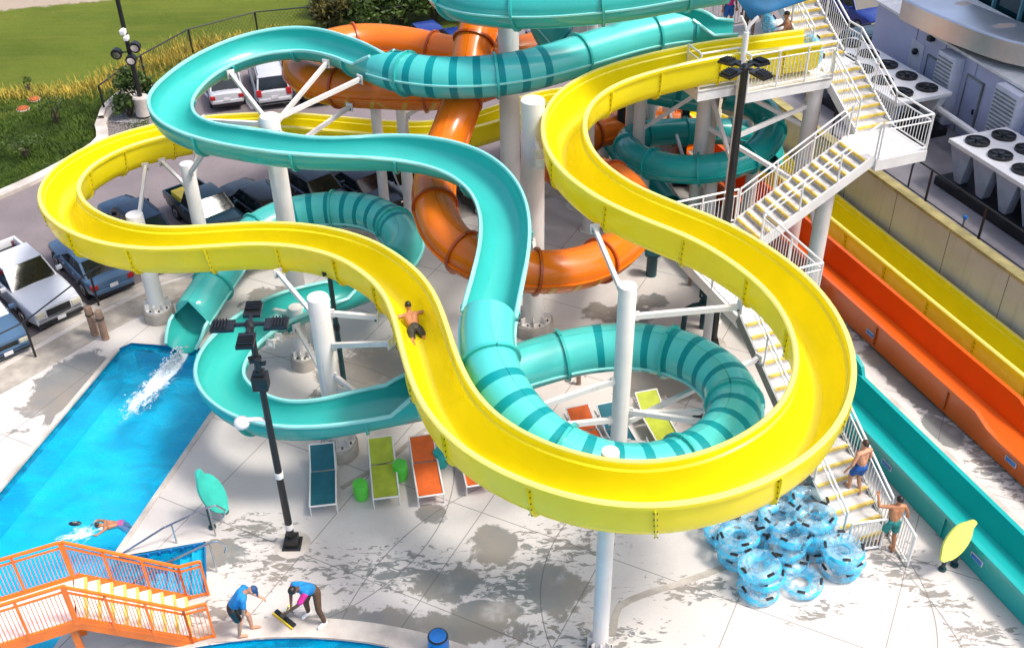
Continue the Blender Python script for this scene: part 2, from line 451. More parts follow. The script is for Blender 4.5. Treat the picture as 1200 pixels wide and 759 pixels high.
def asphalt():
    q = NT('asphalt'); p = q.pos()
    f = q.noise(.35, 6, p, .6); g = q.noise(40, 3, p, .7)
    c = q.mix(q.ramp(f, .3, .7), (.145, .122, .128), (.20, .17, .175))
    c = q.mix(q.math('MULTIPLY', q.ramp(g, .5, .75), .35), c, (.34, .30, .30))
    crack = q.ramp(q.noise(.55, 8, p, .62, 1.2), .497, .5); crack2 = q.ramp(q.noise(.55, 8, p, .62, 1.2), .503, .5)
    c = q.mix(q.math('MULTIPLY', q.math('MULTIPLY', crack, crack2), .5), c, (.05, .045, .05))
    q.l(c, q.b.inputs['Base Color']); q.b.inputs['Roughness'].default_value = .88
    q.bump(g, .3, .01); return q.mat
M['asphalt'] = asphalt()
def grass():
    q = NT('lawn'); p = q.pos()
    sep = q.n('ShaderNodeSeparateXYZ'); q.l(p, sep.inputs[0]); X, Y = sep.outputs[0], sep.outputs[1]
    f = q.noise(.16, 5, p, .6); g = q.noise(1.6, 6, p, .75); h = q.noise(22, 4, q.vmap(p, (1, 1, 1)), .8)
    rows = q.noise(.5, 4, q.vmap(p, (.25, 2.0, 1), (0, 0, R(-12))), .7)
    field = q.mix(q.ramp(f, .3, .7), (.10, .145, .014), (.155, .20, .024))
    field = q.mix(q.math('MULTIPLY', q.ramp(rows, .42, .7), .55), field, (.20, .21, .035))
    near = q.mix(q.ramp(g, .35, .65), (.018, .045, .004), (.058, .10, .008))
    # unmown bank between the kerb and the mown field
    line = q.math('ADD', q.math('SUBTRACT', Y, q.math('MULTIPLY', X, .42)), q.math('MULTIPLY', q.math('SUBTRACT', g, .5), 1.2))
    c = q.mix(q.ramp(line, 49.0, 50.2), near, field)
    c = q.mix(q.math('MULTIPLY', q.ramp(h, .45, .75), .5), c, (.035, .06, .003))
    # pale bare track across the top of the field
    tl = q.math('ADD', q.math('SUBTRACT', Y, q.math('MULTIPLY', X, .25)), q.math('MULTIPLY', g, 1.5))
    band = q.math('MULTIPLY', q.ramp(tl, 60.6, 61.0), q.math('SUBTRACT', 1.0, q.ramp(tl, 66, 67)))
    c = q.mix(q.math('MULTIPLY', band, .9), c, (.50, .40, .33))
    q.l(c, q.b.inputs['Base Color']); q.b.inputs['Roughness'].default_value = .9
    q.b.inputs['Specular IOR Level'].default_value = .15
    q.bump(q.math('ADD', q.math('MULTIPLY', g, 1.5), h), .9, .12); return q.mat
M['grass'] = grass()
def wall_panels():
    q = NT('retaining wall concrete'); p = q.obj()
    sep = q.n('ShaderNodeSeparateXYZ'); q.l(p, sep.inputs[0])
    f = q.noise(.8, 6, p); c = q.mix(q.ramp(f, .3, .7), (.45, .45, .42), (.53, .53, .49))
    m = q.math('ABSOLUTE', q.math('SUBTRACT', q.math('FRACT', q.math('DIVIDE', sep.outputs[0], 2.45)), .5))
    c = q.mix(q.math('LESS_THAN', m, .006), c, (.12, .12, .11))
    st = q.ramp(q.noise(1.2, 6, q.vmap(p, (4, 4, .4))), .5, .8)
    c = q.mix(q.math('MULTIPLY', st, .3), c, (.25, .24, .19))
    q.l(c, q.b.inputs['Base Color']); q.b.inputs['Roughness'].default_value = .85; q.bump(q.noise(25, 4, p), .2, .01); return q.mat
M['ret_wall'] = wall_panels()
M['coping'] = pm('yellowed coping', (.40, .34, .14), .85, .2, 2, bump=.2)
M['yard'] = pm('yard concrete', (.22, .21, .225), .8, .2, .7, bump=.2, c2=(.13, .125, .14))
M['line'] = pm('road paint', (.74, .73, .72), .7, .2, 3)
M['gravel'] = pm('gravel', (.30, .29, .30), .9, .35, 12, bump=.6, bscale=30)
def water():
    q = NT('pool water'); p = q.pos()
    tr = q.n('ShaderNodeBsdfTransparent'); tr.inputs[0].default_value = (.72, .97, 1.0, 1)
    gl = q.n('ShaderNodeBsdfGlossy'); gl.inputs['Roughness'].default_value = .05
    df = q.n('ShaderNodeBsdfDiffuse'); df.inputs[0].default_value = (.0, .44, .72, 1)
    fr = q.n('ShaderNodeFresnel'); fr.inputs[0].default_value = 1.33
    bp = q.n('ShaderNodeBump'); bp.inputs['Strength'].default_value = .55; bp.inputs['Distance'].default_value = .06
    h = q.math('ADD', q.noise(1.6, 4, p, .5, .6), q.math('MULTIPLY', q.noise(6, 3, p, .5, .4), .35)); q.l(h, bp.inputs['Height'])
    for s in (gl, fr, df): q.l(bp.outputs[0], s.inputs['Normal'])
    m0 = q.n('ShaderNodeMixShader'); q.l(q.math('ADD', .14, q.math('MULTIPLY', q.ramp(q.noise(1.1, 6, q.vmap(p, (1, 1.8, 1), (0, 0, .4)), .6, 1.0), .35, .7), .38)), m0.inputs[0])
    q.l(tr.outputs[0], m0.inputs[1]); q.l(df.outputs[0], m0.inputs[2])
    m = q.n('ShaderNodeMixShader'); q.l(fr.outputs[0], m.inputs[0]); q.l(m0.outputs[0], m.inputs[1]); q.l(gl.outputs[0], m.inputs[2])
    q.l(m.outputs[0], q.out.inputs[0]); return q.mat
M['water'] = water()
def basin():
    q = NT('blue pool plaster'); p = q.pos()
    sep = q.n('ShaderNodeSeparateXYZ'); q.l(p, sep.inputs[0])
    f = q.noise(.45, 5, p, .5, .8)
    c = q.mix(q.ramp(f, .35, .68), (.012, .50, .80), (.06, .66, .90))
    q.l(c, q.b.inputs['Base Color']); q.b.inputs['Roughness'].default_value = .6; return q.mat
M['basin'] = basin()
M['basin_band'] = pm('dark blue tile band', (.005, .13, .30), .3, .2, 8)
M['foam'] = pm('white water', (.85, .92, .95), .6, .05, 6, trans=.3)
# ------------------------------------------------------------------ setting
def L2(*pts): return [(p[0], p[1]) for p in pts]
pa, pb = at(142, 401), at(0, 570); pc, pd = at(240, 498), at(135, 652)
def ext(a, b, y):
    t = (y-a.y)/(b.y-a.y); return V(a.x+(b.x-a.x)*t, y, 0)
farR = ext(pd, pc, 24.3)
rec0, rec1 = at(146, 652), at(241, 634); rdir = (rec1-rec0).normalized(); rper = V(rdir.y, -rdir.x, 0)
rec2, rec3 = rec1+rper*1.55, rec0+rper*1.55+rdir*-.4
lowL, lowR = ext(pa, pb, 13.2), ext(pc, pd, 13.2)
# right bank crossed by the recess
def on_bank(y): return ext(pc, pd, y)
pool_poly = L2(pa+V(.02, -.28, 0), lowL, lowR, on_bank(rec3.y+.05), rec2, rec1, on_bank(rec0.y), farR, pa+V(.30, -.03, 0))
deck_outline = [(-40, -6), (-34, 2), (-20, 17.5), (-14.55, 23.85), (-12.9, 26.1), (-11.2, 27.9), (-6, 31.0), (0, 33.6), (8, 37), (14, 40)] + L2(w(21.2, 38), w(21.2, -8))
deck_outline = [(x, y) for x, y in deck_outline]
pc2 = V(-4.9, 5.35, 0); PR = 9.0
pool2 = [(pc2.x+PR*math.cos(t), pc2.y+PR*math.sin(t)) for t in [2*math.pi*i/96 for i in range(96)]]
deck = sheet('pool_deck', deck_outline, 0, M['deck'], [pool_poly, pool2])
sheet('lawn', [(-160, -60), (160, -60), (160, 260), (-160, 260)], -.16, M['grass'], [[(x*.98, y*.97) for x, y in deck_outline]])
kerb_pts = [(-44, 4), (-30, 21), (-22.4, 30.0), (-18.45, 33.9), (-16.8, 36.3), (-16.0, 38.3), (-16.5, 40.0), (-16.2, 41.6), (-15.2, 43.2), (-14.2, 45.2), (-12.6, 46.8), (-9, 47.9), (-4, 49.0), (4, 50.4), (14, 54), (60, 58)]
lot = deck_outline[0:10]
lot_poly = [(x+.25*0, y-.2) for x, y in lot] + [(20, 41)] + L2(w(22, 33), w(60, 30)) + [(70, 58)] + kerb_pts[::-1]
sheet('parking_lot', lot_poly, -.13, M['asphalt'])
def strip(name, pts, wd, z0, z1, mat):
    mb = MB(); P = [V(p[0], p[1], 0) for p in pts]; n = len(P); ring = []
    for i in range(n):
        t = (P[min(i+1, n-1)]-P[max(i-1, 0)]).normalized(); s = V(-t.y, t.x, 0)*(wd/2)
        ring += [P[i]-s+V(0, 0, z0), P[i]-s+V(0, 0, z1), P[i]+s+V(0, 0, z1), P[i]+s+V(0, 0, z0)]
    fs = []
    for i in range(n-1):
        for k in range(3): fs.append((i*4+k, i*4+k+1, i*4+5+k, i*4+4+k))
    mb.add(ring, fs)
    return tag(mb.build(name, mat, smooth=False), kind='structure')
strip('kerb', [(p.x, p.y) for p in catmull([V(x, y, 0) for x, y in kerb_pts[:11]], .6)], .45, -.2, .02, M['kerb'])
strip('kerb', [(p.x, p.y) for p in catmull([V(x, y, 0) for x, y in kerb_pts[10:]], .8)], .3, -.2, .0, M['kerb'])
strip('kerb', [(x-.16, y+.12) for x, y in deck_outline[1:10]], .42, -.2, .02, M['kerb'])
# gutter strip of plain concrete just inside the deck edge
strip('walkway', [(x+.55, y-.45) for x, y in deck_outline[1:9]], 1.0, -.05, .006, M['concrete'])
gp = [at(119, 140), at(124, 128), at(150, 107), at(176, 99), at(196, 110), at(186, 133), at(160, 142)]
sheet('gravel_bed', L2(*gp), -.10, M['gravel'])
strip('kerb', [(p.x, p.y) for p in catmull(gp[:4], .3)], .22, -.2, .16, M['kerb'])
# pools
def pool_shell(poly, depth, band=True):
    mb = MB(); n = len(poly)
    ar = sum(poly[i][0]*poly[(i+1) % n][1]-poly[(i+1) % n][0]*poly[i][1] for i in range(n))
    if ar < 0: poly = poly[::-1]
    for i in range(n):
        a, b = poly[i], poly[(i+1) % n]
        for z0, z1, m in ((-depth, -.30, 0), (-.30, 0, 1)):
            mb.add([(a[0], a[1], z0), (b[0], b[1], z0), (b[0], b[1], z1), (a[0], a[1], z1)], [(3, 2, 1, 0)], m)
    return tag(mb.build('pool_wall', [M['basin'], M['basin_band']], smooth=False), kind='structure')
pool_shell(pool_poly, 1.2); pool_shell(pool2, 1.0)
sheet('pool_floor', [(x*1.0, y) for x, y in pool_poly], -1.19, M['basin'])
sheet('pool_floor', pool2, -.99, M['basin'])
sheet('water', pool_poly, -.10, M['water']); sheet('water', pool2, -.07, M['water'])
strip('coping', [(pc2.x+(PR+.28)*math.cos(t), pc2.y+(PR+.28)*math.sin(t)) for t in [2*math.pi*i/120 for i in range(121)]], .5, -.02, .012, M['kerb'])
strip('coping', L2(pa+V(-.02, -.3, 0), lowL), .12, -.05, .02, M['kerb'])
strip('coping', L2(farR, on_bank(rec0.y)), .14, -.05, .02, M['kerb'])
# trench drain that sweeps across the deck
strip('drain_channel', [(p.x, p.y) for p in catmull([at(705, 775), at(718, 740), at(724, 712), at(745, 700), at(800, 682), at(850, 664)], .3)], .16, -.03, .008, M['concrete'])
strip('drain_channel', [(p.x, p.y) for p in catmull([at(400, 572), at(460, 535), at(500, 502), at(560, 470)], .3)], .14, -.03, .008, M['blue_bar'] if False else M['concrete'])
# strip of kerb between teal and orange lanes
strip('drain_channel', L2(w(16.9, 8), w(16.9, 26)), .18, -.03, .009, M['kerb'])
# lane markings
pk = MB()
for (u1, v1, u2, v2) in ((277, 103, 296, 128), (320, 108, 345, 132), (232, 100, 250, 120), (90, 352, 100, 358), (22, 392, 34, 398)):
    a, b = at(u1, v1, -.13), at(u2, v2, -.13); d = (b-a).normalized(); a = a-d*2.2; s = V(-d.y, d.x, 0)*.06
    pk.add([a-s+V(0, 0, .005), b-s+V(0, 0, .005), b+s+V(0, 0, .005), a+s+V(0, 0, .005)], [(0, 1, 2, 3)])
tag(pk.build('parking_marking', M['line'], smooth=False), kind='structure')
# raised plant yard
YZ = 2.2
yd = MB().prism(L2(w(21.34, -10), w(70, -10), w(70, 33), w(21.34, 33)), -.1, YZ)
tag(yd.build('plant_yard', M['yard'], smooth=False), kind='structure')
rw = MB(); rl = w(21.22, 12.0)
t = thing('retaining_wall', 'long pale concrete retaining wall with yellowed top beside the yellow straight lane', 'wall', rl)
def local_box(name, size, off, mat, par, z):
    mb = MB().box(V(0, 0, 0), size); o = mb.build(name, mat, par, smooth=False, origin=(0, 0, 0)); return o
mb = MB().box((0, 0, 0), (44, .24, YZ+.1)); o = mb.build('wall_panel', M['ret_wall'], t, smooth=False, origin=(0, 0, 0)); o.location = (0, 0, (YZ+.1)/2-.02); o.rotation_euler.z = math.atan2(AX.y, AX.x)
mb = MB().box((0, 0, 0), (44, .34, .10)); o = mb.build('coping', M['coping'], t, smooth=False, origin=(0, 0, 0)); o.location = (0, 0, YZ+.13); o.rotation_euler.z = math.atan2(AX.y, AX.x)
# yard fence
fa = [27.2, 24.7, 22.29, 19.93, 17.6, 15.2]
t = thing('yard_fence', 'black post and rail fence on top of the retaining wall', 'fence', w(21.55, 20, YZ))
for a in fa: MB().cyl(w(21.55, a, YZ), w(21.55, a, YZ+1.15), .04, n=8).build('post', M['black'], t)
mb = MB()
for i in range(len(fa)-1): mb.cyl(w(21.55, fa[i], YZ+1.12), w(21.55, fa[i+1], YZ+1.12), .028, n=8)
mb.build('top_rail', M['black'], t)
mb = MB()
for i in range(len(fa)-1): mb.cyl(w(21.55, fa[i], YZ+.12), w(21.55, fa[i+1], YZ+.12), .02, n=6)
mb.build('bottom_rail', M['black'], t)
b = at(1064, 219, YZ)
tag(MB().tube([b, b+V(0, 0, .75), b+V(.06, .02, .86), b+V(.2, .06, .88), b+V(.26, .08, .78)], .03).build('vent_pipe', M['black'], origin=b), 'hooked black vent pipe standing alone on the raised yard edge', 'pipe')
b = at(1128, 266, YZ); t = thing('yard_tap', 'small blue capped standpipe beside the yard fence posts', 'tap', b)
MB().cyl(b, b+V(0, 0, .3), .03, n=8).build('riser', M['grey_steel'], t); MB().lathe([(.06, 0), (.07, .05), (.05, .1), (0, .11)], b+V(0, 0, .28), 10).build('cap', M['blue_bar'], t)
# ------------------------------------------------------------------ plant building
f0, f1 = w(26.1, 31.6), w(24.75, 14); fd = (f1-f0).normalized(); fn = V(fd.y, -fd.x, 0)
if fn.dot(BX) > 0: fn = -fn
def on_face(u, v, off=0):
    d = _F + _R*((u-CX)/FPX) - _U*((v-CY)/FPX); o = V(0, 0, H)
    k = (f0+fn*off-o).dot(fn)/d.dot(fn); return o+d*k
BT = 4.85
t = thing('plant_building', 'low lilac grey plant room with steel doors and tall louvres behind the chillers', 'building', V(f0.x, f0.y, YZ))
back = -fn*3.1
MB().prism(L2(f0, f1, f1+back, f0+back), YZ, BT).build('wall', M['metal_wall'], t, smooth=False)
rf = MB()
r0, r1 = f0+fn*.12-fd*.1, f1+fn*.12
for k in range(46):
    s0 = r0+fd*(k*.4); s1 = r0+fd*(k*.4+.385)
    rf.add([s0+V(0, 0, BT+.03), s1+V(0, 0, BT+.03), s1+back*1.02+V(0, 0, BT+.18), s0+back*1.02+V(0, 0, BT+.18), s0+V(0, 0, BT-.06), s1+V(0, 0, BT-.06), s1+back*1.02+V(0, 0, BT+.08), s0+back*1.02+V(0, 0, BT+.08)],
           [(0, 1, 2, 3), (7, 6, 5, 4), (0, 4, 5, 1), (1, 5, 6, 2), (3, 2, 6, 7), (0, 3, 7, 4)])
rf.build('roof', M['roof'], t, smooth=False)
def fbox(nm, u0, v0, u1, v1, th, mat, par=t, ztop=None, zbot=None):
    a = on_face(u0, v1); b = on_face(u1, v1); z1 = on_face((u0+u1)/2, v0).z if ztop is None else ztop
    z0 = a.z if zbot is None else zbot
    p = (a+b)/2; ln = abs((b-a).dot(fd)); c = V(p.x, p.y, (z0+z1)/2)+fn*(th/2)
    mb = MB().box(c, (ln, th, z1-z0), 0, fd, fn); return mb, c, ln, z1-z0
def door(u0, u1, v0, v1, z0, z1):
    mb, c, ln, h = fbox('door', u0, v0, u1, v1, .05, None, ztop=z1, zbot=z0)
    d = mb.build('door', M['door'], t, smooth=False)
    fr = MB()
    for sx in (-1, 1): fr.box(c+fd*(sx*(ln/2+.03)), (.05, .09, h+.06), 0, fd, fn)
    fr.box(c+V(0, 0, h/2+.03), (ln+.12, .09, .05), 0, fd, fn); fr.build('door_frame', M['grey_steel'], d, smooth=False)
    MB().box(c+fn*.05+fd*(ln*.36), (.05, .06, .16), 0, fd, fn).build('handle', M['black'], d, smooth=False)
door(1078, 1092, 85, 116, YZ+.02, YZ+1.85); door(1120, 1139, 112, 153, YZ+.02, YZ+2.0)
mb, c, ln, h = fbox('panel', 1060, 62, 1076, 92, .03, None, ztop=YZ+2.1, zbot=YZ+.5); mb.build('access_panel', M['louver'], t, smooth=False)
MB().ball(c+fn*.08+V(0, 0, .45), (.12, .12, .12)).build('wall_lamp', M['black'], t)
MB().box(on_face(1094, 45)+fn*.1, (.2, .2, .16), 0, fd, fn).build('security_lamp', M['black'], t, smooth=False)
def louver(u0, u1, z0, z1):
    a = on_face(u0, 130); b = on_face(u1, 130); ln = abs((b-a).dot(fd)); p = (a+b)/2
    c = V(p.x, p.y, (z0+z1)/2)
    MBX = MB().box(c+fn*.22, (ln, .44, z1-z0), 0, fd, fn)
    l = MBX.build('louver', M['louver'], t, bevel=.06)
    sl = MB(); n = 17
    for k in range(n):
        z = z0+.18+(z1-z0-.36)*k/(n-1)
        sl.box(V(c.x, c.y, z)+fn*.45, (ln-.16, .05, .035), 0, fd, fn, )
    sl.build('slat', M['grey_steel'], l, smooth=False)
louver(1096, 1118, YZ+.1, YZ+2.5); louver(1172, 1204, YZ+.1, YZ+2.55)
# vertical sheet seams
sm = MB()
for u in (1071, 1108, 1150):
    p = on_face(u, 60); sm.box(V(p.x, p.y, (YZ+BT)/2)+fn*.01, (.03, .03, BT-YZ-.1), 0, fd, fn)
sm.build('seam', M['door'], t, smooth=False)
q = NT('weathered duct'); pp = q.pos()
c = q.mix(q.ramp(q.noise(.6, 5, pp), .3, .7), (.56, .56, .57), (.70, .71, .74))
sp = q.n('ShaderNodeSeparateXYZ'); q.l(pp, sp.inputs[0])
ff = None
for u, v in ((1128, 8), (1176, 34)):
    g = at(u, v, 5.77); ff = blob(q, sp.outputs[0], sp.outputs[1], (g.x, g.y, .55, .28, .3), ff)
rm = q.ramp(q.math('ADD', ff, q.math('MULTIPLY', q.math('SUBTRACT', q.noise(2, 6, pp), .5), 1.2)), .15, .55)
c = q.mix(q.math('MULTIPLY', rm, .7), c, (.34, .20, .12)); q.l(c, q.b.inputs['Base Color']); q.b.inputs['Roughness'].default_value = .33
q.l(q.math('MULTIPLY', q.math('SUBTRACT', 1, rm), .85), q.b.inputs['Metallic'])
M['duct_w'] = q.mat
dz = 5.15
fp = [at(1053, 22, dz), at(1080, 36, dz), at(1112, 50, dz), at(1148, 64, dz), at(1175, 73, dz), at(1215, 82, dz)]
bk = [p - fn*(1.75) for p in fp]
mb = MB(); n = len(fp); rr = []
for i in range(n):
    f_, b_ = fp[i], bk[i]; inn = (b_-f_).normalized()
    rr += [f_, f_+V(0, 0, .66), f_+inn*.04+V(0, 0, .71), f_+inn*.10+V(0, 0, .73), b_+V(0, 0, .73), b_]
fs = [tuple(range(6))]
for i in range(n-1):
    for k in range(5): fs.append((i*6+k, (i+1)*6+k, (i+1)*6+k+1, i*6+k+1))
fs.append(tuple((n-1)*6+k for k in range(5, -1, -1)))
mb.add(rr, [f[::-1] for f in fs]); mb.build('roof_duct', M['duct_w'], t, angle=30)
# pipe along the building foot
pz = [on_face(1036, 90, .9), on_face(1062, 104, .9), on_face(1090, 120, .9), on_face(1150, 160, .9), on_face(1215, 206, .9)]
t2 = thing('coolant_pipe', 'white insulated pipe run along the foot of the plant room', 'pipe', V(pz[1].x, pz[1].y, YZ))
pts = [V(p.x, p.y, YZ+.95) for p in pz]
MB().tube(pts, .11).build('pipe_run', M['white'], t2)
for p in pts[1:4]: MB().box(p+V(0, 0, -.52), (.12, .12, .9)).build('stand', M['grey_steel'], t2, smooth=False)
MB().tube([pts[1]+V(0, 0, 0), pts[1]+V(0, 0, .35), pts[1]+V(.25, .1, .45)], .13).build('elbow', M['white'], t2)
# glass tower
t = thing('glass_building', 'dark green glass office front rising behind the silver roof duct', 'building', w(30, 20, 0))
g0 = on_face(1136, 0, -3.25); g0.z = 0; g1 = f1-fn*3.25+fd*2; gd = (g1-g0).normalized(); gn = V(-gd.y, gd.x, 0)
if gn.dot(BX) < 0: gn = -gn
MB().prism(L2(g0, g1, g1+gn*12, g0+gn*12), 0, 15).build('glass_front', M['towerglass'], t, smooth=False)
mm = MB()
for k in range(22):
    p = g0+gd*(k*1.4); mm.box(V(p.x, p.y, 7.5)-gn*.06, (.08, .16, 15), 0, gd, gn)
for z in (3.5, 7, 10.5, 14): mm.box((g0+g1)/2+V(0, 0, z)-gn*.05, ((g1-g0).length, .13, .1), 0, gd, gn)
mm.build('mullion', M['mullion'], t, smooth=False)
# chillers
def chiller(a0, a1, label, zt=3.75, b0=22.75, wd=2.1):
    n = int(round((a0-a1)/.98)); t = thing('chiller', label, 'chiller', w(b0+wd/2, (a0+a1)/2, YZ), 'rooftop style chillers in the plant yard')
    MB().box(w(b0+wd/2, (a0+a1)/2, YZ+.14), (a0-a1+.2, wd*1.15, .26), 0, AX, BX).build('base_frame', M['fan'], t, smooth=False)
    MB().box(w(b0+wd/2, (a0+a1)/2, zt-.06), (a0-a1+.1, wd+.08, .14), 0, AX, BX).build('top_deck', M['chiller'], t, bevel=.02)
    for k in range(n):
        c = a0-(k+.5)*(a0-a1)/n; bl_rot = random.random()*6
        for sb in (0, 1):
            bx = b0 if sb == 0 else b0+wd; dd = .42 if sb == 0 else -.42
            hw = (a0-a1)/n*.45
            p = [w(bx+dd*0, c-hw, zt-.14), w(bx, c+hw, zt-.14), w(bx+dd*.4, c+.13, YZ+.27), w(bx+dd*.4, c-.13, YZ+.27)]
            q_ = [x+BX*(.3 if sb == 0 else -.3) for x in p]
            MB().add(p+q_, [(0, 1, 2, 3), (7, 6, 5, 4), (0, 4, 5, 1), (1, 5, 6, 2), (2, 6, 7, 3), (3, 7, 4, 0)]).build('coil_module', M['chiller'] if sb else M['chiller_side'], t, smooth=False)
            o = w(b0+wd*(.27 if sb == 0 else .74), c, zt)
            f = MB().lathe([(.36, 0), (.36, .09), (.33, .10), (.31, .05), (.0, .04)], o, 20).build('fan', M['fan'], t)
            bl = MB()
            for j in range(5):
                an = bl_rot+j*2*math.pi/5; bl.box(o+V(math.cos(an)*.17, math.sin(an)*.17, .065), (.24, .10, .012), 0, (math.cos(an), math.sin(an), 0))
            bl.cyl(o+V(0, 0, .05), o+V(0, 0, .14), .09, n=10); bl.build('fan_blade', M['lens'], f, smooth=False)
chiller(23.1, 14.2, 'white chiller with paired black fans nearest the black yard fence')
chiller(31.2, 25.9, 'white fan topped chiller partly hidden behind the stair tower landing', 3.75, 22.9)
# ------------------------------------------------------------------ flume sections
def sweep(mb, path, prof_fn, i0, i1, mat_fn=lambda i: 0, closed=True, cap=True, bank=None, rimset=None):
    rings = []
    for i in range(i0, i1+1):
        t, s, n = frame(path, i)
        if bank:
            a = bank[i]; s, n = s*math.cos(a)+n*math.sin(a), n*math.cos(a)-s*math.sin(a)
        rings.append([path[i]+s*p[0]+n*p[1] for p in prof_fn(i)])
    k = len(rings[0]); vs = [p for r in rings for p in r]; o = len(mb.v)
    mb.v += vs
    for j in range(len(rings)-1):
        for q in range(k if closed else k-1):
            q2 = (q+1) % k
            mb.f.append((o+j*k+q, o+j*k+q2, o+(j+1)*k+q2, o+(j+1)*k+q)); mb.m.append(mat_fn(i0+j) if not rimset or q not in rimset else 1)
    if cap and closed:
        h = k//2
        for j, fl in ((0, 0), (len(rings)-1, 1)):
            for q in range(h-1):
                f = (o+j*k+q, o+j*k+q+1, o+j*k+k-2-q, o+j*k+k-1-q)
                mb.f.append(f[::-1] if fl else f); mb.m.append(mat_fn(i0+min(j, len(rings)-2)))
    return mb
# open flume with flat rolled lips; path runs at rim level
def u_profile(wd=.465, dp=.88, lip=.115):
    right_in = [(wd, -.02), (wd-.012, -.14), (wd-.055, -.17), (wd-.075, -.38), (wd-.14, -.62), (wd-.26, -.80), (.08, -.88)]
    inn = [(-x, y) for x, y in right_in] + right_in[::-1]
    inn = [(-wd-lip, -.10), (-wd-lip, -.02), (-wd-lip+.03, .01), (-wd-.01, .01)] + inn + [(wd+.01, .01), (wd+lip-.03, .01), (wd+lip, -.02), (wd+lip, -.10)]
    out_r = [(wd+.055, -.11), (wd+.05, -.30), (wd+.045, -.60), (wd, -.76), (wd-.09, -.87), (wd-.22, -.94), (.09, -.96)]
    m = len(inn); out = [(x, y) for x, y in out_r] + [(-x, y) for x, y in out_r[::-1]]
    return inn+out, out
YP, YOUT = u_profile()
def flange_u(mb, path, i, prof, th=.016, g=.06):
    t, s, n = frame(path, i); c = path[i]
    outer = [(x*(1+g/.5*(1.25 if y > -.4 else .75)) if abs(x) > .2 else x*1.1, y-(g if y < -.7 else 0)) for x, y in prof]
    k = len(prof); vs = []
    for d in (-th, th):
        for p in prof: vs.append(c+t*d+s*p[0]+n*p[1])
        for p in outer: vs.append(c+t*d+s*p[0]+n*p[1])
    fs = []
    for q in range(k-1):
        fs += [(q, q+1, k+q+1, k+q), (2*k+q, 3*k+q, 3*k+q+1, 2*k+q+1), (k+q, k+q+1, 3*k+q+1, 3*k+q)]
    fs += [(0, k, 3*k, 2*k), (k-1, 3*k-1, 4*k-1, 2*k-1)]
    mb.add(vs, fs)
    for side in (-1, 1):
        for y in (-.22, -.36, -.50, -.64, -.78):
            for dd in (-1, 1):
                mb.box(c+t*(dd*(th+.012))+s*(side*.532)+n*y, (.02, .02, .02), 1, t, s, n)
def water_film(path, i0, i1, z, wd): pass
# ---- the yellow flume
Ypx = [(952, 42, 7.12), (925, 45.5, 7.12), (900, 49, 7.12), (850, 55, 7.10), (802, 64, 7.07), (755, 75, 7.04), (710, 90, 7.0), (681, 107, 6.97), (665, 126, 6.93), (660, 147, 6.88), (665, 170, 6.82), (680, 192, 6.75), (720, 222, 6.64),
       (770, 245, 6.55), (829, 268, 6.45), (882, 299, 6.35), (928, 337, 6.26), (956, 378, 6.18), (968, 420, 6.1), (960, 465, 6.02), (933, 503, 5.94), (894, 530, 5.87), (850, 550, 5.8), (800, 562, 5.73), (740, 566, 5.66), (685, 558, 5.6), (632, 542, 5.53),
       (582, 518, 5.46), (551, 495, 5.4), (525, 464, 5.33), (507, 425, 5.25), (495, 385, 5.17), (486, 357, 5.1), (472, 332, 5.02), (447, 309, 4.93), (412, 289, 4.84), (362, 276, 4.73), (305, 272, 4.62), (250, 275, 4.52), (188, 278, 4.42), (138, 273, 4.33),
       (100, 260, 4.26), (76, 243, 4.2), (68, 224, 4.14), (76, 205, 4.06), (93, 189, 3.97), (126, 171, 3.86), (163, 158, 3.75), (220, 146, 3.6), (275, 141, 3.45), (335, 140, 3.3), (400, 145, 3.12), (460, 150, 2.95), (510, 149, 2.78), (560, 139, 2.6), (600, 126, 2.42), (645, 112, 2.22)]
ypts = [at(*p) for p in Ypx]
last = ypts[-1]
ypts += [last+V(3.0, 1.3, -.35), last+V(6.2, 1.6, -.6), w(19.6, 33.2, 1.22), w(20.22, 30.6, 1.08), w(20.33, 28, 1.0), w(20.33, 24, .98), w(20.33, 18, .97), w(20.33, 8, .97)]
ypath = smooth_path(catmull(ypts, .22), 6)
ys = thing('waterslide', 'long winding yellow open flume sweeping across the front of the park to a straight lane', 'waterslide', V(ypath[30].x, ypath[30].y, 0))
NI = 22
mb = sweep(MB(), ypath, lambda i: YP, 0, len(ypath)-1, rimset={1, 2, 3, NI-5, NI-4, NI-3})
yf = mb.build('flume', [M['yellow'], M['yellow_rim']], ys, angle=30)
for i in range(5, len(ypath)-4, 9):
    mb = MB(); flange_u(mb, ypath, i, YOUT); mb.build('joint_flange', [M['yellow'], M['bolt']], ys, smooth=False)
# lane feet
mb = MB()
for a in (9, 12, 15, 18, 21, 24, 27):
    for s in (-.45, .45): mb.box(w(20.33+s, a, .02), (.12, .12, .1), 0, AX, BX)
mb.build('lane_foot', M['yellow'], ys, smooth=False)

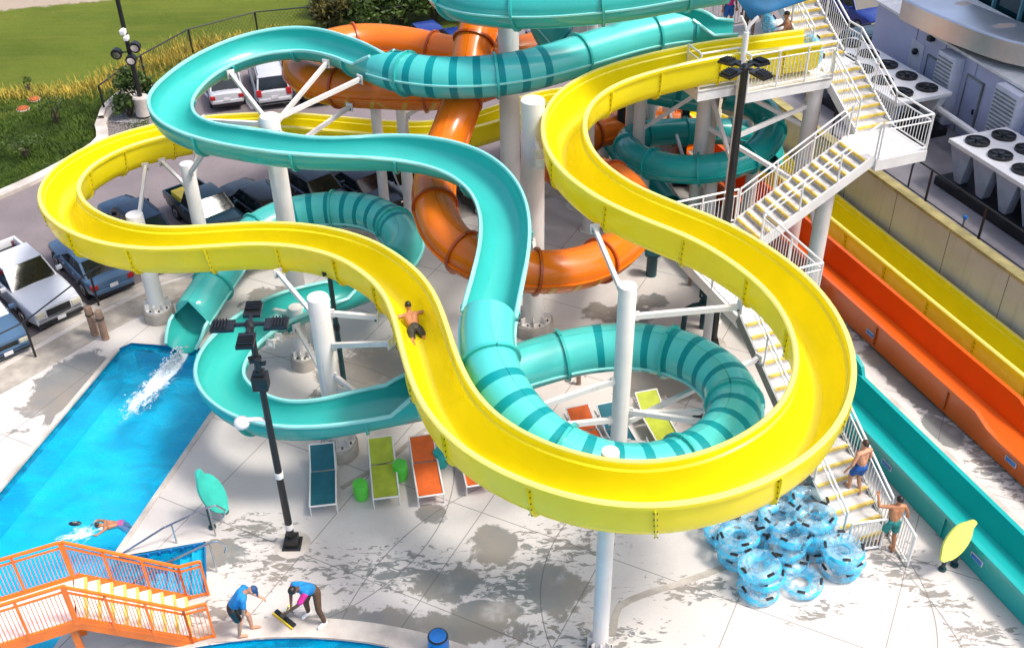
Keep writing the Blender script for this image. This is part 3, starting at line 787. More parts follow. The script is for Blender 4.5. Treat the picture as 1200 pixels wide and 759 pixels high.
# ---- pipe-type sections (cover = half angle of the wall measured from the bottom)
def pipe_fn(r, cover, th=.035, n=22):
    def fn(i):
        c = cover[i]
        ro = r+th; a = [(-c+2*c*k/n) for k in range(n+1)]
        return [(ro*math.sin(x), -ro*math.cos(x)) for x in a] + [(r*math.sin(x), -r*math.cos(x)) for x in a[::-1]]
    return fn
def ring_flange(mb, path, i, r, c, g=.075, th=.035, n=24, m=0, bank=0):
    t, s, nn = frame(path, i); vs = []; p = path[i]
    s, nn = s*math.cos(bank)+nn*math.sin(bank), nn*math.cos(bank)-s*math.sin(bank)
    for d in (-th, th):
        for rr in (r+.02, r+.035+g):
            for k in range(n+1):
                a = -c+2*c*k/n; vs.append(p+t*d+s*(rr*math.sin(a))-nn*(rr*math.cos(a)))
    k = n+1; fs = []
    for q in range(n): fs += [(q, k+q, k+q+1, q+1), (2*k+q, 2*k+q+1, 3*k+q+1, 3*k+q), (k+q, 3*k+q, 3*k+q+1, k+q+1)]
    fs += [(0, 2*k, 3*k, k), (n, k+n, 3*k+n, 2*k+n)]
    return mb.add(vs, fs, m)
def side_seam(mb, path, i0, i1, r, ang, m=0, bank=None):
    """raised lengthwise joint along a closed tube"""
    def fn(i):
        a0, a1 = ang-.035, ang+.035
        return [((r+.03)*math.sin(a0), -(r+.03)*math.cos(a0)), ((r+.085)*math.sin(a0), -(r+.085)*math.cos(a0)), ((r+.085)*math.sin(a1), -(r+.085)*math.cos(a1)), ((r+.03)*math.sin(a1), -(r+.03)*math.cos(a1))]
    return sweep(mb, path, fn, i0, i1, lambda i: m, True, True, bank)
def rim_bead(mb, path, cover, i0, i1, r, side, m=0, bank=None, rb=.055):
    pts = []
    for i in range(i0, i1+1):
        t, s, n = frame(path, i); a = cover[i]*side
        if bank: k = bank[i]; s, n = s*math.cos(k)+n*math.sin(k), n*math.cos(k)-s*math.sin(k)
        pts.append(path[i]+s*((r+.03)*math.sin(a))-n*((r+.03)*math.cos(a)))
    return mb.tube(pts, rb, 6, m)
OPEN, SHUT = R(94), R(179.6)
def near_i(path, p):
    return min(range(len(path)), key=lambda i: (path[i]-p).length)
def pipe_slide(root, path, r, segs, mats, stripes=(), joint=10, bank=None, seam_m=2, flmat=0, sharp=(), taper=0, tubem=None):
    """segs: list of (i0, i1, 'open'|'tube'); transitions blend over ~1.2 m"""
    N = len(path); cov = [OPEN]*N
    for a, b, k in segs:
        for i in range(a, min(b, N-1)+1): cov[i] = SHUT if k == 'tube' else OPEN
    c2 = cov[:]
    for i in range(N):
        k_ = 0 if any(abs(i-s) < 8 for s in sharp) else 3
        ws = cov[max(0, i-k_):i+k_+1]; c2[i] = sum(ws)/len(ws)
    cov = c2
    def stripe(i):
        for a, b, per, duty in stripes:
            if a <= i <= b and ((i-a) % per) < duty: return 1
        return 0
    if taper:
        for i in range(taper, N): cov[i] = OPEN-(OPEN-R(58))*min(1, (i-taper)/max(1, (N-1-taper)))
    for a, b, k in segs:
        a0, b0 = max(0, a-(0 if a == 0 else 0)), min(b, N-1)
        lc = cov[:]
        for s in sharp:
            if k == 'open' and s in (a0, b0): lc[s] = OPEN
        mb = sweep(MB(), path, pipe_fn(r, lc), a0, b0, stripe, True, True, bank)
        nm = 'tube_section' if k == 'tube' else 'flume_section'
        o = mb.build(nm, [tubem or mats[0], mats[1]] if k == 'tube' else mats[:2], root, angle=40)
        if k == 'open':
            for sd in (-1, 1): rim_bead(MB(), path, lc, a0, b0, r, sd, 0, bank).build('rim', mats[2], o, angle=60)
        else:
            for sd in (-1, 1): side_seam(MB(), path, a0, b0, r, sd*R(82), 0, bank).build('side_seam', mats[2], o, angle=60)
        for i in range(a0+joint//2, b0, joint):
            mb = ring_flange(MB(), path, i, r, cov[i]-(.02 if k == 'tube' else .05), bank=bank[i] if bank else 0)
            mb.build('joint_flange', mats[flmat] if flmat < 3 else mats[flmat], o, angle=40)
    return cov
def banks(path, amt, win=6):
    """lean into the bends like the photographed flumes"""
    b = []
    for i in range(len(path)):
        a, c = path[max(0, i-win)], path[min(len(path)-1, i+win)]; m = path[i]
        d1 = (m-a); d2 = (c-m); d1.z = d2.z = 0
        if d1.length < 1e-3 or d2.length < 1e-3: b.append(0); continue
        cr = d1.x*d2.y-d1.y*d2.x; k = math.asin(max(-1, min(1, cr/(d1.length*d2.length))))/max(.3, (d1.length+d2.length)/2)
        b.append(max(-.40, min(.40, k*amt)))
    for _ in range(12): b = [b[0]]+[(b[i-1]+b[i]*2+b[i+1])/4 for i in range(1, len(b)-1)]+[b[-1]]
    return b
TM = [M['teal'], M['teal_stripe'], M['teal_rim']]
Tpx = [(862, 34, 7.0), (842, 34, 7.0), (820, 32, 7.0), (800, 33, 7.0), (778, 37, 6.98), (738, 47, 6.95), (697, 59, 6.92), (655, 73, 6.88), (618, 83, 6.84), (570, 90, 6.78), (510, 91, 6.72), (465, 84, 6.66), (430, 70, 6.62), (400, 57, 6.58), (350, 47, 6.53), (300, 53, 6.48), (250, 72, 6.42), (216, 96, 6.36), (199, 119, 6.3), (206, 139, 6.25),
       (238, 154, 6.2), (280, 162, 6.16), (330, 170, 6.12), (380, 174, 6.08), (430, 174, 6.04), (475, 175, 6.0), (512, 181, 5.96), (545, 192, 5.9), (574, 214, 5.83), (590, 246, 5.73), (591, 289, 5.6), (580, 340, 5.42), (571, 380, 5.2), (573, 420, 4.95),
       (587, 458, 4.7), (613, 495, 4.45), (648, 525, 4.25), (690, 545, 4.08), (732, 554, 3.95), (775, 551, 3.84), (815, 537, 3.74), (847, 513, 3.66), (862, 481, 3.58), (853, 451, 3.5), (826, 428, 3.43), (790, 413, 3.36), (755, 407, 3.3), (720, 406, 3.24), (680, 411, 3.17), (640, 421, 3.1), (590, 437, 3.02), (535, 455, 2.93),
       (485, 465, 2.85), (433, 475, 2.76), (372, 486, 2.67), (318, 485, 2.58), (276, 467, 2.5), (256, 441, 2.43), (264, 414, 2.36), (290, 387, 2.28), (330, 362, 2.2), (372, 348, 2.12), (410, 337, 2.05), (445, 322, 1.97), (468, 304, 1.9), (474, 284, 1.84), (462, 264, 1.78), (441, 252, 1.72), (414, 246, 1.66), (382, 246, 1.6), (345, 251, 1.52), (310, 265, 1.42), (278, 292, 1.25), (256, 325, 1.02), (236, 355, .8), (221, 378, .62), (208, 398, .48)]
tp = smooth_path(catmull([at(*p) for p in Tpx], .2), 5)
def ti(u, v, z): return near_i(tp, at(u, v, z))
tA = ti(808, 32, 7.0); tB = ti(447, 77, 6.64); tC = ti(573, 372, 5.24); tD = ti(487, 465, 2.85); tE = ti(428, 330, 2.0); tF = ti(224, 374, .64)
ts = thing('waterslide', 'teal waterslide mixing open trough and striped tube that empties into the big pool', 'waterslide', V(tp[tD].x, tp[tD].y, 0))
tbank = banks(tp, .55)
E_ = len(tp)-1
pipe_slide(ts, tp, .54, [(0, tA, 'open'), (tA, tB, 'tube'), (tB, tC, 'open'), (tC, tD, 'tube'), (tD, tE, 'open'), (tE, tF, 'tube'), (tF, E_, 'open')], TM,
           stripes=[(ti(640, 77, 6.86), tB-3, 3, 1), (ti(585, 452, 4.7), ti(700, 408, 3.2), 3, 1), (ti(466, 270, 1.8), ti(330, 256, 1.5), 3, 1)], joint=13, sharp=(tF, tC), taper=tF+1, tubem=M['teal_tube'], bank=[0 if (tA <= i <= tB or tC <= i <= tD or i >= tE) else tbank[i] for i in range(len(tp))] and tbank)

# ---- upper teal tube (another ride) that coils down to the straight teal lane
UM = [M['teal'], M['teal_stripe'], M['teal_rim'], M['teal_deep']]
Upx = [(850, -22, 9.3), (800, -14, 9.2), (740, -3, 9.05), (690, 3, 8.95), (640, 7, 8.85), (590, 7, 8.75), (548, 2, 8.65), (522, -12, 8.55), (530, -36, 8.4), (570, -50, 8.2), (610, -38, 7.8), (632, -8, 7.1), (640, 28, 6.2), (660, 56, 5.4), (700, 82, 4.8), (760, 100, 4.4), (830, 112, 4.15)]
up = smooth_path(catmull([at(*p) for p in Upx], .22), 5)
us = thing('waterslide', 'high teal tube leaving the top edge of the picture above the orange tube', 'waterslide', V(up[60].x, up[60].y, 0))
pipe_slide(us, up, .55, [(0, len(up)-1, 'tube')], UM, joint=10, stripes=[(60, 110, 5, 1)])
Rpx = [(850, 112, 4.1), (884, 122, 3.9), (903, 140, 3.65), (900, 163, 3.4), (880, 184, 3.2), (845, 196, 3.05), (805, 199, 2.92), (770, 194, 2.8), (742, 182, 2.68), (735, 168, 2.55), (748, 158, 2.44), (775, 155, 2.34), (810, 154, 2.24), (845, 154, 2.14), (880, 157, 2.02), (902, 170, 1.85), (898, 190, 1.65)]
rp = smooth_path(catmull([at(*p) for p in Rpx], .18), 5)
rs = thing('waterslide', 'dark teal body slide coiled in one tight ring behind the black lamp post', 'waterslide', V(rp[40].x, rp[40].y, 0))
pipe_slide(rs, rp, .42, [(0, len(rp)-1, 'tube')], [M['teal_deep'], M['teal_stripe'], M['teal_deep']], joint=9)
# straight run-out lanes (open boxes with rolled edges)
def lane(root, b, a0, a1, mat, matw, wd=.60, dp=.62, z=.80, step=None):
    P = [w(b, a0-.5*i*(1 if a1 < a0 else -1), z) for i in range(int(abs(a0-a1)/.5)+1)]
    def fn(i):
        d = dp
        zt = 0
        a = a0-.5*i
        if step and a < step: zt = -min(.24, (step-a)*.24/.5)
        return [(-wd-.12, -.10+zt), (-wd-.12, zt), (-wd, zt), (-wd+.06, -.35), (-wd+.14, -dp), (wd-.14, -dp), (wd-.06, -.35), (wd, zt), (wd+.12, zt), (wd+.12, -.10+zt), (wd+.06, -.12+zt), (wd+.05, -.5), (wd+.05, -dp-.15), (-wd-.05, -dp-.15), (-wd-.05, -.5), (-wd-.06, -.12+zt)]
    mb = sweep(MB(), P, fn, 0, len(P)-1, lambda i: 0, True, False)
    # end walls
    o = mb.build('lane', mat, root, angle=25)
    for a in [a0-3*k for k in range(1, int((a0-a1)/3))]:
        for s in (-1, 1): MB().box(w(b+s*(wd+.08), a, z-.42), (.05, .06, .62), 0, AX, BX).build('joint_flange', matw, o, smooth=False)
    wt = MB(); q = [w(b-wd+.16, a0-.3, z-dp+.05), w(b+wd-.16, a0-.3, z-dp+.05), w(b+wd-.16, a1, z-dp+.05), w(b-wd+.16, a1, z-dp+.05)]
    return o
# teal lane
tl = thing('waterslide', 'straight teal run-out lane on the deck beside the lime leaf sign', 'waterslide', w(15.5, 16, 0))
lane(tl, 15.5, 27.5, 5, M['teal_deep'], M['teal_deep'], wd=.52, z=.78)
# raised hood end by the stair
hp = [w(15.5, 33-.3*i, 1.6-.05*i if i < 19 else .65) for i in range(20)]
pipe_slide(tl, hp, .50, [(0, len(hp)-1, 'tube')], [M['teal_deep'], M['teal_stripe'], M['teal_deep']], joint=8)
# end wings like the photographed lip beside the stair
for s in (-1, 1):
    wg = MB().add([w(15.5+s*.58, 18.05, .70), w(15.5+s*.58, 17.3, .70), w(15.5+s*.58, 17.45, 1.0), w(15.5+s*.58, 17.75, 1.12), w(15.5+s*.58, 18.05, 1.12),
            w(15.5+s*.68, 18.05, .70), w(15.5+s*.68, 17.3, .70), w(15.5+s*.68, 17.45, 1.0), w(15.5+s*.68, 17.75, 1.12), w(15.5+s*.68, 18.05, 1.12)],
           [(0, 1, 2, 3, 4), (9, 8, 7, 6, 5), (0, 5, 6, 1), (1, 6, 7, 2), (2, 7, 8, 3), (3, 8, 9, 4), (4, 9, 5, 0)])
    wg.build('lane_wing', M['teal_deep'], tl, angle=30)
def badge(root, b, a, col):
    m_ = MB().box(w(b, a, .42), (.36, .02, .14), 0, AX, BX); o = m_.build('badge', M['plate'], root, smooth=False)
    MB().box(w(b-.012, a, .42), (.32, .02, .10), 0, AX, BX).build('badge_face', col, o, smooth=False)
for a in (14.6, 11.4): badge(tl, 15.5-.59, a, M['blue_bar'])
# orange lane
ol = thing('waterslide', 'straight orange run-out lane between the teal and yellow lanes', 'waterslide', w(18.45, 18, 0))
lane(ol, 18.45, 31, 4, M['orange_lane'], M['orange_seam'], wd=.62, z=.92, dp=.70, step=14.9)
for a in (19.2, 13.6): badge(ol, 18.45-.69, a, M['blue_bar'])
# ---- orange tube
OM = [M['orange'], M['orange_stripe'], M['orange'], M['orange_seam']]
Opx = [(590, -35, 8.2), (578, -8, 7.9), (566, 18, 7.5), (556, 45, 7.0), (548, 85, 6.35), (539, 125, 5.7), (525, 163, 5.1), (511, 200, 4.7), (509, 240, 4.45), (527, 282, 4.2), (566, 309, 3.98), (618, 318, 3.78), (668, 317, 3.58), (710, 302, 3.4), (738, 275, 3.2), (744, 240, 3.0), (722, 212, 2.82), (688, 202, 2.66), (655, 200, 2.52), (645, 185, 2.38), (665, 167, 2.25), (710, 152, 2.1), (760, 146, 1.9), (795, 152, 1.6)]
opts_ = [at(*p) for p in Opx] + [w(17.6, 35.0, 1.35), w(18.4, 33.2, 1.1), w(18.45, 31.2, .9)]
op = smooth_path(catmull(opts_, .2), 5)
os_ = thing('waterslide', 'glossy orange tube slide dropping steeply then looping round the white columns', 'waterslide', V(op[80].x, op[80].y, 0))
pipe_slide(os_, op, .52, [(0, len(op)-1, 'tube')], OM, joint=10, flmat=3)
O2px = [(640, 55, 4.7), (590, 66, 4.75), (540, 64, 4.8), (515, 60, 4.85), (488, 54, 4.9), (460, 50, 4.95), (425, 48, 5.0), (390, 54, 5.05), (362, 66, 5.1), (352, 82, 5.15), (368, 96, 5.2), (400, 103, 5.25), (440, 105, 5.3), (490, 107, 5.35), (540, 104, 5.4), (580, 92, 5.5)]
o2 = smooth_path(catmull([at(*p) for p in O2px], .2), 5)
oo = thing('waterslide', 'orange tube loop with pale swirl stripes hidden behind the teal flume bend', 'waterslide', V(o2[30].x, o2[30].y, 0))
pipe_slide(oo, o2, .55, [(0, len(o2)-1, 'tube')], OM, joint=14, flmat=3)
# swirl patches on the underside of the loop
sw = MB(); k0 = near_i(o2, at(352, 82, 5.15)); random.seed(4)
def patch(i, a0, a1, wd, tilt):
    vs = []; n = 8
    for q_ in range(n+1):
        a = a0+(a1-a0)*q_/n; f = i+tilt*(q_/n-.5); j = int(f); fr_ = f-j
        for d in (-wd/2, wd/2):
            P0 = o2[min(j, len(o2)-2)].lerp(o2[min(j+1, len(o2)-1)], fr_); t, s, nn = frame(o2, min(j, len(o2)-2))
            vs.append(P0+t*d+s*(.592*math.sin(a))-nn*(.592*math.cos(a)))
    fs = [(2*q_, 2*q_+1, 2*q_+3, 2*q_+2) for q_ in range(n)]
    MB().add(vs, fs).build('swirl_stripe', M['orange_stripe'], oo, angle=60)
sgn = 1
for j in range(-4, 14, 2):
    i = k0+int(j*2.2)
    for sd in (-1, 1):
        patch(i, sd*R(20), sd*R(88), .13, 1.5)
        if j % 4 == 0: patch(i+2, sd*R(40), sd*R(75), .12, -1.5)
# pale bars under the big orange loop too
bars = MB()
for i in range(near_i(op, at(640, 318, 3.7)), near_i(op, at(725, 290, 3.3)), 3):
    t, s, nn = frame(op, i); vs = []
    for q_ in range(7):
        a = R(8)+R(68)*q_/6
        for d in (-.07, .07):
            aa = a
            for sd in (1,): vs.append(op[i]+t*(d+.18*q_/6)+s*(sd*.562*math.sin(aa))-nn*(.562*math.cos(aa)))
    fs = [(2*q_, 2*q_+1, 2*q_+3, 2*q_+2) for q_ in range(6)]
    MB().add(vs, fs).build('swirl_stripe', M['orange_stripe'], os_, angle=60)
    MB().add([op[i]+t*0+(v-op[i])-s*2*((v-op[i]).dot(s)) for v in vs], [f[::-1] for f in fs]).build('swirl_stripe', M['orange_stripe'], os_, angle=60)
# blue tube chute behind the teal tube, top centre
Bpx = []
# ------------------------------------------------------------------ columns
def attach(q, b):
    """meet the flume on the side that faces the column"""
    for path, rad, lo in ((ypath, .60, -.80), (tp, .645, -.24), (op, .62, -.3), (o2, .65, -.3)):
        i = near_i(path, q+V(0, 0, .7)); p = path[i]
        d = V(p.x-q.x, p.y-q.y, 0)
        if d.length < .06 and -1.2 < q.z-p.z < -.2:
            t, s, n = frame(path, i); h = V(b.x-p.x, b.y-p.y, 0); sg = 1 if h.dot(s) > 0 else -1
            return p+V(s.x, s.y, 0)*(sg*rad)+V(0, 0, lo)
    return q
def column(u, v, ht, r, label, arms=(), plinth=False, mat=None, cap=True, loc=None, group='white slide support columns'):
    b = at(u, v, 0) if loc is None else V(*loc)
    t = thing('support_column', label, 'column', b, group)
    z0 = .38 if plinth else .05
    if plinth: MB().lathe([(r*1.9, 0), (r*1.9, .34), (r*1.8, .38), (0, .38)], b, 24).build('plinth', M['concrete'], t)
    MB().lathe([(r, z0), (r, ht), (r*.96, ht+.015), (0, ht+.02)], b, 24).build('shaft', mat or M['white_steel'], t)
    bp = MB().lathe([(r*1.65, z0-.02), (r*1.65, z0+.04), (r*1.02, z0+.05)], b, 24)
    for k in range(8):
        a = k*math.pi/4; d = V(math.cos(a), math.sin(a), 0)
        bp.box(b+d*(r*1.3)+V(0, 0, z0+.14), (r*.62, .025, .2), 0, d)
    o = bp.build('base_plate', M['white_steel'], t, angle=30)
    bo = MB()
    for k in range(8):
        a = (k+.5)*math.pi/4; d = V(math.cos(a), math.sin(a), 0); bo.cyl(b+d*(r*1.42)+V(0, 0, z0+.04), b+d*(r*1.42)+V(0, 0, z0+.09), .03, n=6)
    bo.build('bolt', M['bolt'], o, smooth=False)
    for (z, q) in arms:
        q = attach(Vector(q), b); z = min(z, q.z+.12); a = b+V(0, 0, z); d = (q-a); d.z = 0; d.normalize(); s = a+d*(r*.9)
        am = MB().beam(s, q, .09, .12); am.box(q-d*.03, (.03, .22, .26), 0, d); MB.box(am, s+d*.05, (.12, .05, .22), 0, d)
        o = am.build('brace_arm', M['white_steel'], t, smooth=False)
        MB().cyl(q-V(0, 0, .05)-d*.08+V(-d.y, d.x, 0)*.06, q-V(0, 0, .05)-d*.08-V(-d.y, d.x, 0)*.06, .03, n=6).build('bolt', M['bolt'], o, smooth=False)
    return t
def ypt(u, v, z, dz=-.98): p = ypath[near_i(ypath, at(u, v, z))].copy(); p.z += dz; return p
def tpt(u, v, z, dz=-.62): p = tp[near_i(tp, at(u, v, z))].copy(); p.z += dz; return p
def opt(u, v, z, dz=-.58): p = op[near_i(op, at(u, v, z))].copy(); p.z += dz; return p
def o2t(u, v, z, dz=-.62): p = o2[near_i(o2, at(u, v, z))].copy(); p.z += dz; return p
column(703, 757, 5.48, .165, 'white column standing in front, under the lowest near bend of the yellow flume', [(4.6, ypt(740, 566, 5.66)), (4.5, ypt(800, 562, 5.73)), (5.3, ypt(700, 561, 5.6))])
column(720, 598, 6.42, .19, 'tall white column inside the striped teal tube ring', [(6.1, ypt(722, 223, 6.64)), (5.75, ypt(905, 315, 6.3)), (5.0, w(12.58, 17.1, 2.55)), (4.2, at(620, 480, 3.9)), (3.3, at(850, 498, 3.0)), (2.9, at(640, 500, 3.2)), (3.9, at(826, 482, 2.9)), (2.9, at(760, 520, 2.0))])
column(625, 386, 7.2, .31, 'thick white column between the orange loop and the yellow bend', [(6.9, ypt(660, 147, 6.88)), (5.6, ypt(662, 160, 6.85)), (3.2, opt(640, 318, 3.68))], True)
column(399, 530, 4.78, .25, 'white column on a concrete plinth behind the teal lounger', [(4.55, ypt(470, 330, 5.0)), (3.5, ypt(488, 362, 5.1)), (2.7, tpt(430, 475, 2.76)), (4.4, ypt(330, 273, 4.67)), (3.3, tpt(330, 362, 2.2)), (2.2, tpt(433, 475, 2.76))], True)
column(188, 372, 3.55, .24, 'white column on a plinth at the head of the pool under the left yellow bend', [(3.3, ypt(138, 273, 4.33)), (3.2, ypt(100, 260, 4.26)), (3.3, ypt(150, 162, 3.8))], True)
column(352, 364, 6.35, .26, 'branching white column in the middle of the upper teal bend', [(6.1, tpt(250, 72, 6.42)), (6.1, tpt(206, 139, 6.25)), (6.2, tpt(445, 77, 6.64)), (5.9, tpt(275, 161, 6.16)), (5.9, tpt(365, 173, 6.1)), (5.4, o2t(420, 104, 5.28)), (6.0, tpt(400, 57, 6.58))])
column(247, 325, 4.0, .21, 'white column under the back run of the yellow flume, behind the dark pickup', [(3.7, ypt(170, 156, 3.74)), (3.6, ypt(220, 146, 3.6)), (3.8, tpt(238, 154, 6.2))])
column(357, 428, 2.0, .19, 'short white stub column carrying the lower teal trough', [(1.8, tpt(330, 362, 2.2)), (1.5, tpt(290, 387, 2.28)), (1.2, tpt(300, 378, 2.26))], True)
column(600, 300, 8.2, .30, 'tallest white column, beside the steep orange tube', [(7.6, opt(562, 28, 7.3)), (6.4, opt(548, 80, 6.4)), (7.9, at(640, 7, 8.2))], True)
column(453, 262, 4.45, .17, 'left one of two white columns under the orange loop with swirls', [(4.2, o2t(425, 104, 5.28))])
column(481, 258, 4.6, .19, 'right one of two white columns under the orange loop with swirls', [(4.4, o2t(500, 107, 5.36)), (3.9, o2t(540, 104, 5.4))])
column(681, 190, 8.0, .28, 'white column behind the upper end of the teal tube', [(7.6, at(690, 3, 8.4))])
column(766, 180, 8.6, .28, 'white column farthest back above the teal tube mouth', [(8.0, at(740, -3, 8.4))])
column(778, 196, 5.6, .22, 'white column standing inside the dark teal ring', [(5.2, ypt(800, 65, 7.07)), (2.2, at(745, 182, 2.2)), (2.3, at(805, 199, 2.45)), (5.0, ypt(745, 78, 7.04))])
column(707, 205, 4.3, .17, 'white column behind the yellow bend near the back of the orange coil', [(4.1, at(690, 108, 5.8)), (4.2, at(750, 92, 5.9))])
column(757, 208, 4.4, .19, 'white column left of the dark teal ring', [(4.1, at(728, 100, 5.8))])
column(750, 262, 2.25, .22, 'short white column below the left side of the dark teal ring', [(2.0, at(800, 199, 2.45))])
column(826, 285, 2.45, .2, 'short white column under the front of the dark teal ring', [(2.3, at(845, 196, 2.6)), (2.1, at(790, 198, 2.45))])
column(873, 270, 2.9, .2, 'white column under the right side of the dark teal ring', [(2.7, at(890, 175, 2.8))])
column(836, 165, 5.2, .2, 'white column behind the dark teal ring near the platform', [(4.9, at(850, 112, 4.1))])
for (u, v, ht, r, lb) in ((796, 215, 4.6, .13, 'black square service post behind the teal ring'), (724, 215, 3.6, .13, 'black square service post beside the orange coil')):
    b = at(u, v); t = thing('service_post', lb, 'post', b)
    MB().box(b+V(0, 0, ht/2), (r*2, r*2, ht)).build('shaft', M['black'], t, smooth=False)
    MB().box(b+V(0, 0, .03), (r*4, r*4, .05)).build('base_plate', M['black'], t, smooth=False)
# ------------------------------------------------------------------ slide tower
tower = thing('slide_tower', 'white steel stair tower with yellow edged steps and railings serving the slides', 'stair tower', w(15.5, 22, 0))
W = M['white']
def railing(par, p0, p1, mat=W, ht=1.07, posts=None, bal=.115, rp=.028, rb=.011, mid=True, name='railing', panel=None):
    p0, p1 = Vector(p0), Vector(p1); L_ = (p1-p0).length; n = posts or max(1, int(round(L_/1.35)))
    mb = MB(); up = V(0, 0, 1)
    mb.cyl(p0+up*ht, p1+up*ht, rp*1.05, n=7)
    if mid: mb.cyl(p0+up*(ht-.2), p1+up*(ht-.2), rp*.75, n=6)
    mb.cyl(p0+up*.10, p1+up*.10, rp*.75, n=6)
    for k in range(n+1):
        p = p0.lerp(p1, k/n); mb.cyl(p-up*.05, p+up*ht, rp, n=7)
    if bal:
        m = int(L_/bal); d = (p1-p0).normalized()
        for k in range(1, m):
            p = p0.lerp(p1, k/m); h1 = ht-.2 if mid else ht
            mb.beam(p+up*.10, p+up*h1, rb*1.5, rb*1.5)
    return mb.build(name, mat, par, angle=50)
def flight(par, p, d, side, n, run, rise, width, mat_t, mat_s, mat_n, mat_r=None, closed=True, name='stair_flight'):
    """p = middle of the bottom edge; d = horizontal climb direction"""
    d = Vector(d).normalized(); s = Vector(side).normalized(); p = Vector(p); mb = MB(); nb = MB()
    for k in range(n):
        c = p+d*(run*(k+.5))+V(0, 0, rise*(k+1)-.02)
        mb.box(c, (run+.02, width, .04), 0, d, s)
        if closed: mb.box(p+d*(run*k+.012)+V(0, 0, rise*(k+.5)-.02), (.02, width, rise-.03), 0, d, s)
        nb.box(p+d*(run*k+.02)+V(0, 0, rise*(k+1)+.003), (.042, width-.03, .012), 0, d, s)
        nb.box(p+d*(run*k-.012)+V(0, 0, rise*(k+1)-.03), (.012, width-.03, .06), 0, d, s)
    o = mb.build(name, mat_t, par, smooth=False)
    nb.build('nosing', mat_n, o, smooth=False)
    st = MB()
    for q in (-1, 1):
        a = p+s*(q*(width/2+.03))+V(0, 0, -.02)
        b = a+d*(run*n)+V(0, 0, rise*n)
        st.beam(a+V(0, 0, .02), b+V(0, 0, .02), .05, .28, 0)
    st.build('stringer', mat_s, o, smooth=False)
    return o
Z1, Z2, Z3 = 3.0, 4.95, 6.1
nos = M['nosing']; trd = M['tread']
# flight 1
F1w = 1.2; n1 = 17; run1 = 5.2/n1; r1_ = Z1/n1
flight(tower, w(13.22, 13.0), AX, BX, n1, run1, r1_, F1w, trd, M['grey_steel'], nos)
for bb in (12.62, 13.82):
    railing(tower, w(bb, 13.1, .06), w(bb, 18.2, Z1), bal=.12 if bb > 13 else .0, posts=4)
# landing 1
def deckplate(b0, b1, a0, a1, z, name='landing'):
    mb = MB().box(w((b0+b1)/2, (a0+a1)/2, z-.04), (b1-b0, a1-a0, .08), 0, BX, AX)
    for a in (a0+.03, a1-.03): mb.box(w((b0+b1)/2, a, z-.17), (b1-b0+.01, .06, .30), 0, BX, AX)
    for b in (b0+.03, b1-.03): mb.box(w(b, (a0+a1)/2, z-.172), (.062, a1-a0-.14, .28), 0, BX, AX)
    return mb.build(name, M['white'], tower, smooth=False)
deckplate(12.6, 14.9, 18.2, 22.3, Z1)
railing(tower, w(12.62, 18.25, Z1), w(12.62, 22.25, Z1)); railing(tower, w(12.65, 22.27, Z1), w(14.85, 22.27, Z1))
railing(tower, w(13.9, 18.23, Z1), w(14.87, 18.23, Z1)); railing(tower, w(14.87, 18.25, Z1), w(14.87, 20.95, Z1))
# flight 2
n2 = 12; run2 = 3.3/n2; r2_ = (Z2-Z1)/n2
flight(tower, w(14.9, 21.63, Z1), BX, AX, n2, run2, r2_, 1.22, trd, M['white'], nos)
for aa, bal in ((21.0, 0), (22.27, .11)): railing(tower, w(14.92, aa, Z1), w(18.2, aa, Z2), bal=bal, posts=3)
deckplate(18.2, 19.85, 20.9, 22.5, Z2)
railing(tower, w(18.25, 20.93, Z2), w(19.82, 20.93, Z2), bal=0); railing(tower, w(19.82, 20.95, Z2), w(19.82, 22.5, Z2))
# flight 3a, 3b, 3c
flight(tower, w(19.22, 22.5, Z2), AX, BX, 7, .286, (Z3-Z2)/7, 1.15, trd, M['white'], nos)
railing(tower, w(19.82, 22.5, Z2), w(19.82, 24.5, Z3)); railing(tower, w(18.62, 22.5, Z2), w(18.62, 24.0, Z3-.3), bal=.12)
# main platform
deckplate(14.6, 19.85, 24.5, 28.5, Z3, 'platform')
deckplate(15.8, 18.6, 23.9, 24.48, Z3, 'platform')
railing(tower, w(15.82, 23.93, Z3), w(18.62, 23.93, Z3), bal=.11, posts=3)
railing(tower, w(15.82, 23.95, Z3), w(15.82, 24.5, Z3), posts=1)
railing(tower, w(19.82, 24.5, Z3), w(19.82, 25.1, Z3), posts=1)
railing(tower, w(14.63, 24.55, Z3), w(15.8, 24.55, Z3), posts=1)
railing(tower, w(14.63, 26.6, Z3), w(14.63, 28.4, Z3), bal=.12)
flight(tower, w(19.22, 25.1, Z3), AX, BX, 8, .286, .165, 1.15, trd, M['white'], nos)
Z4 = Z3+8*.165
railing(tower, w(19.82, 25.1, Z3), w(19.82, 27.4, Z4)); railing(tower, w(18.62, 25.1, Z3), w(18.62, 27.4, Z4))
deckplate(18.0, 19.85, 27.4, 29.2, Z4)
railing(tower, w(19.82, 27.4, Z4), w(19.82, 29.2, Z4)); railing(tower, w(18.0, 29.18, Z4), w(19.85, 29.18, Z4))
flight(tower, w(18.0, 28.3, Z4), -BX, AX, 9, .286, .165, 1.3, trd, M['white'], nos)
Z5 = Z4+9*.165
deckplate(12.6, 15.45, 27.6, 30.6, Z5)
railing(tower, w(12.62, 27.63, Z5), w(15.4, 27.63, Z5)); railing(tower, w(15.45, 28.98, Z5), w(18.0, 28.98, Z4))
railing(tower, w(15.45, 27.6, Z5), w(18.0, 27.6, Z4))
railing(tower, w(14.63, 24.6, Z3), w(14.63, 25.3, Z3), posts=1)
railing(tower, w(14.65, 28.45, Z3), w(18.5, 28.45, Z3), bal=.12); railing(tower, w(12.62, 27.65, Z5), w(12.62, 30.5, Z5))
railing(tower, w(12.65, 30.55, Z5), w(15.4, 30.55, Z5))
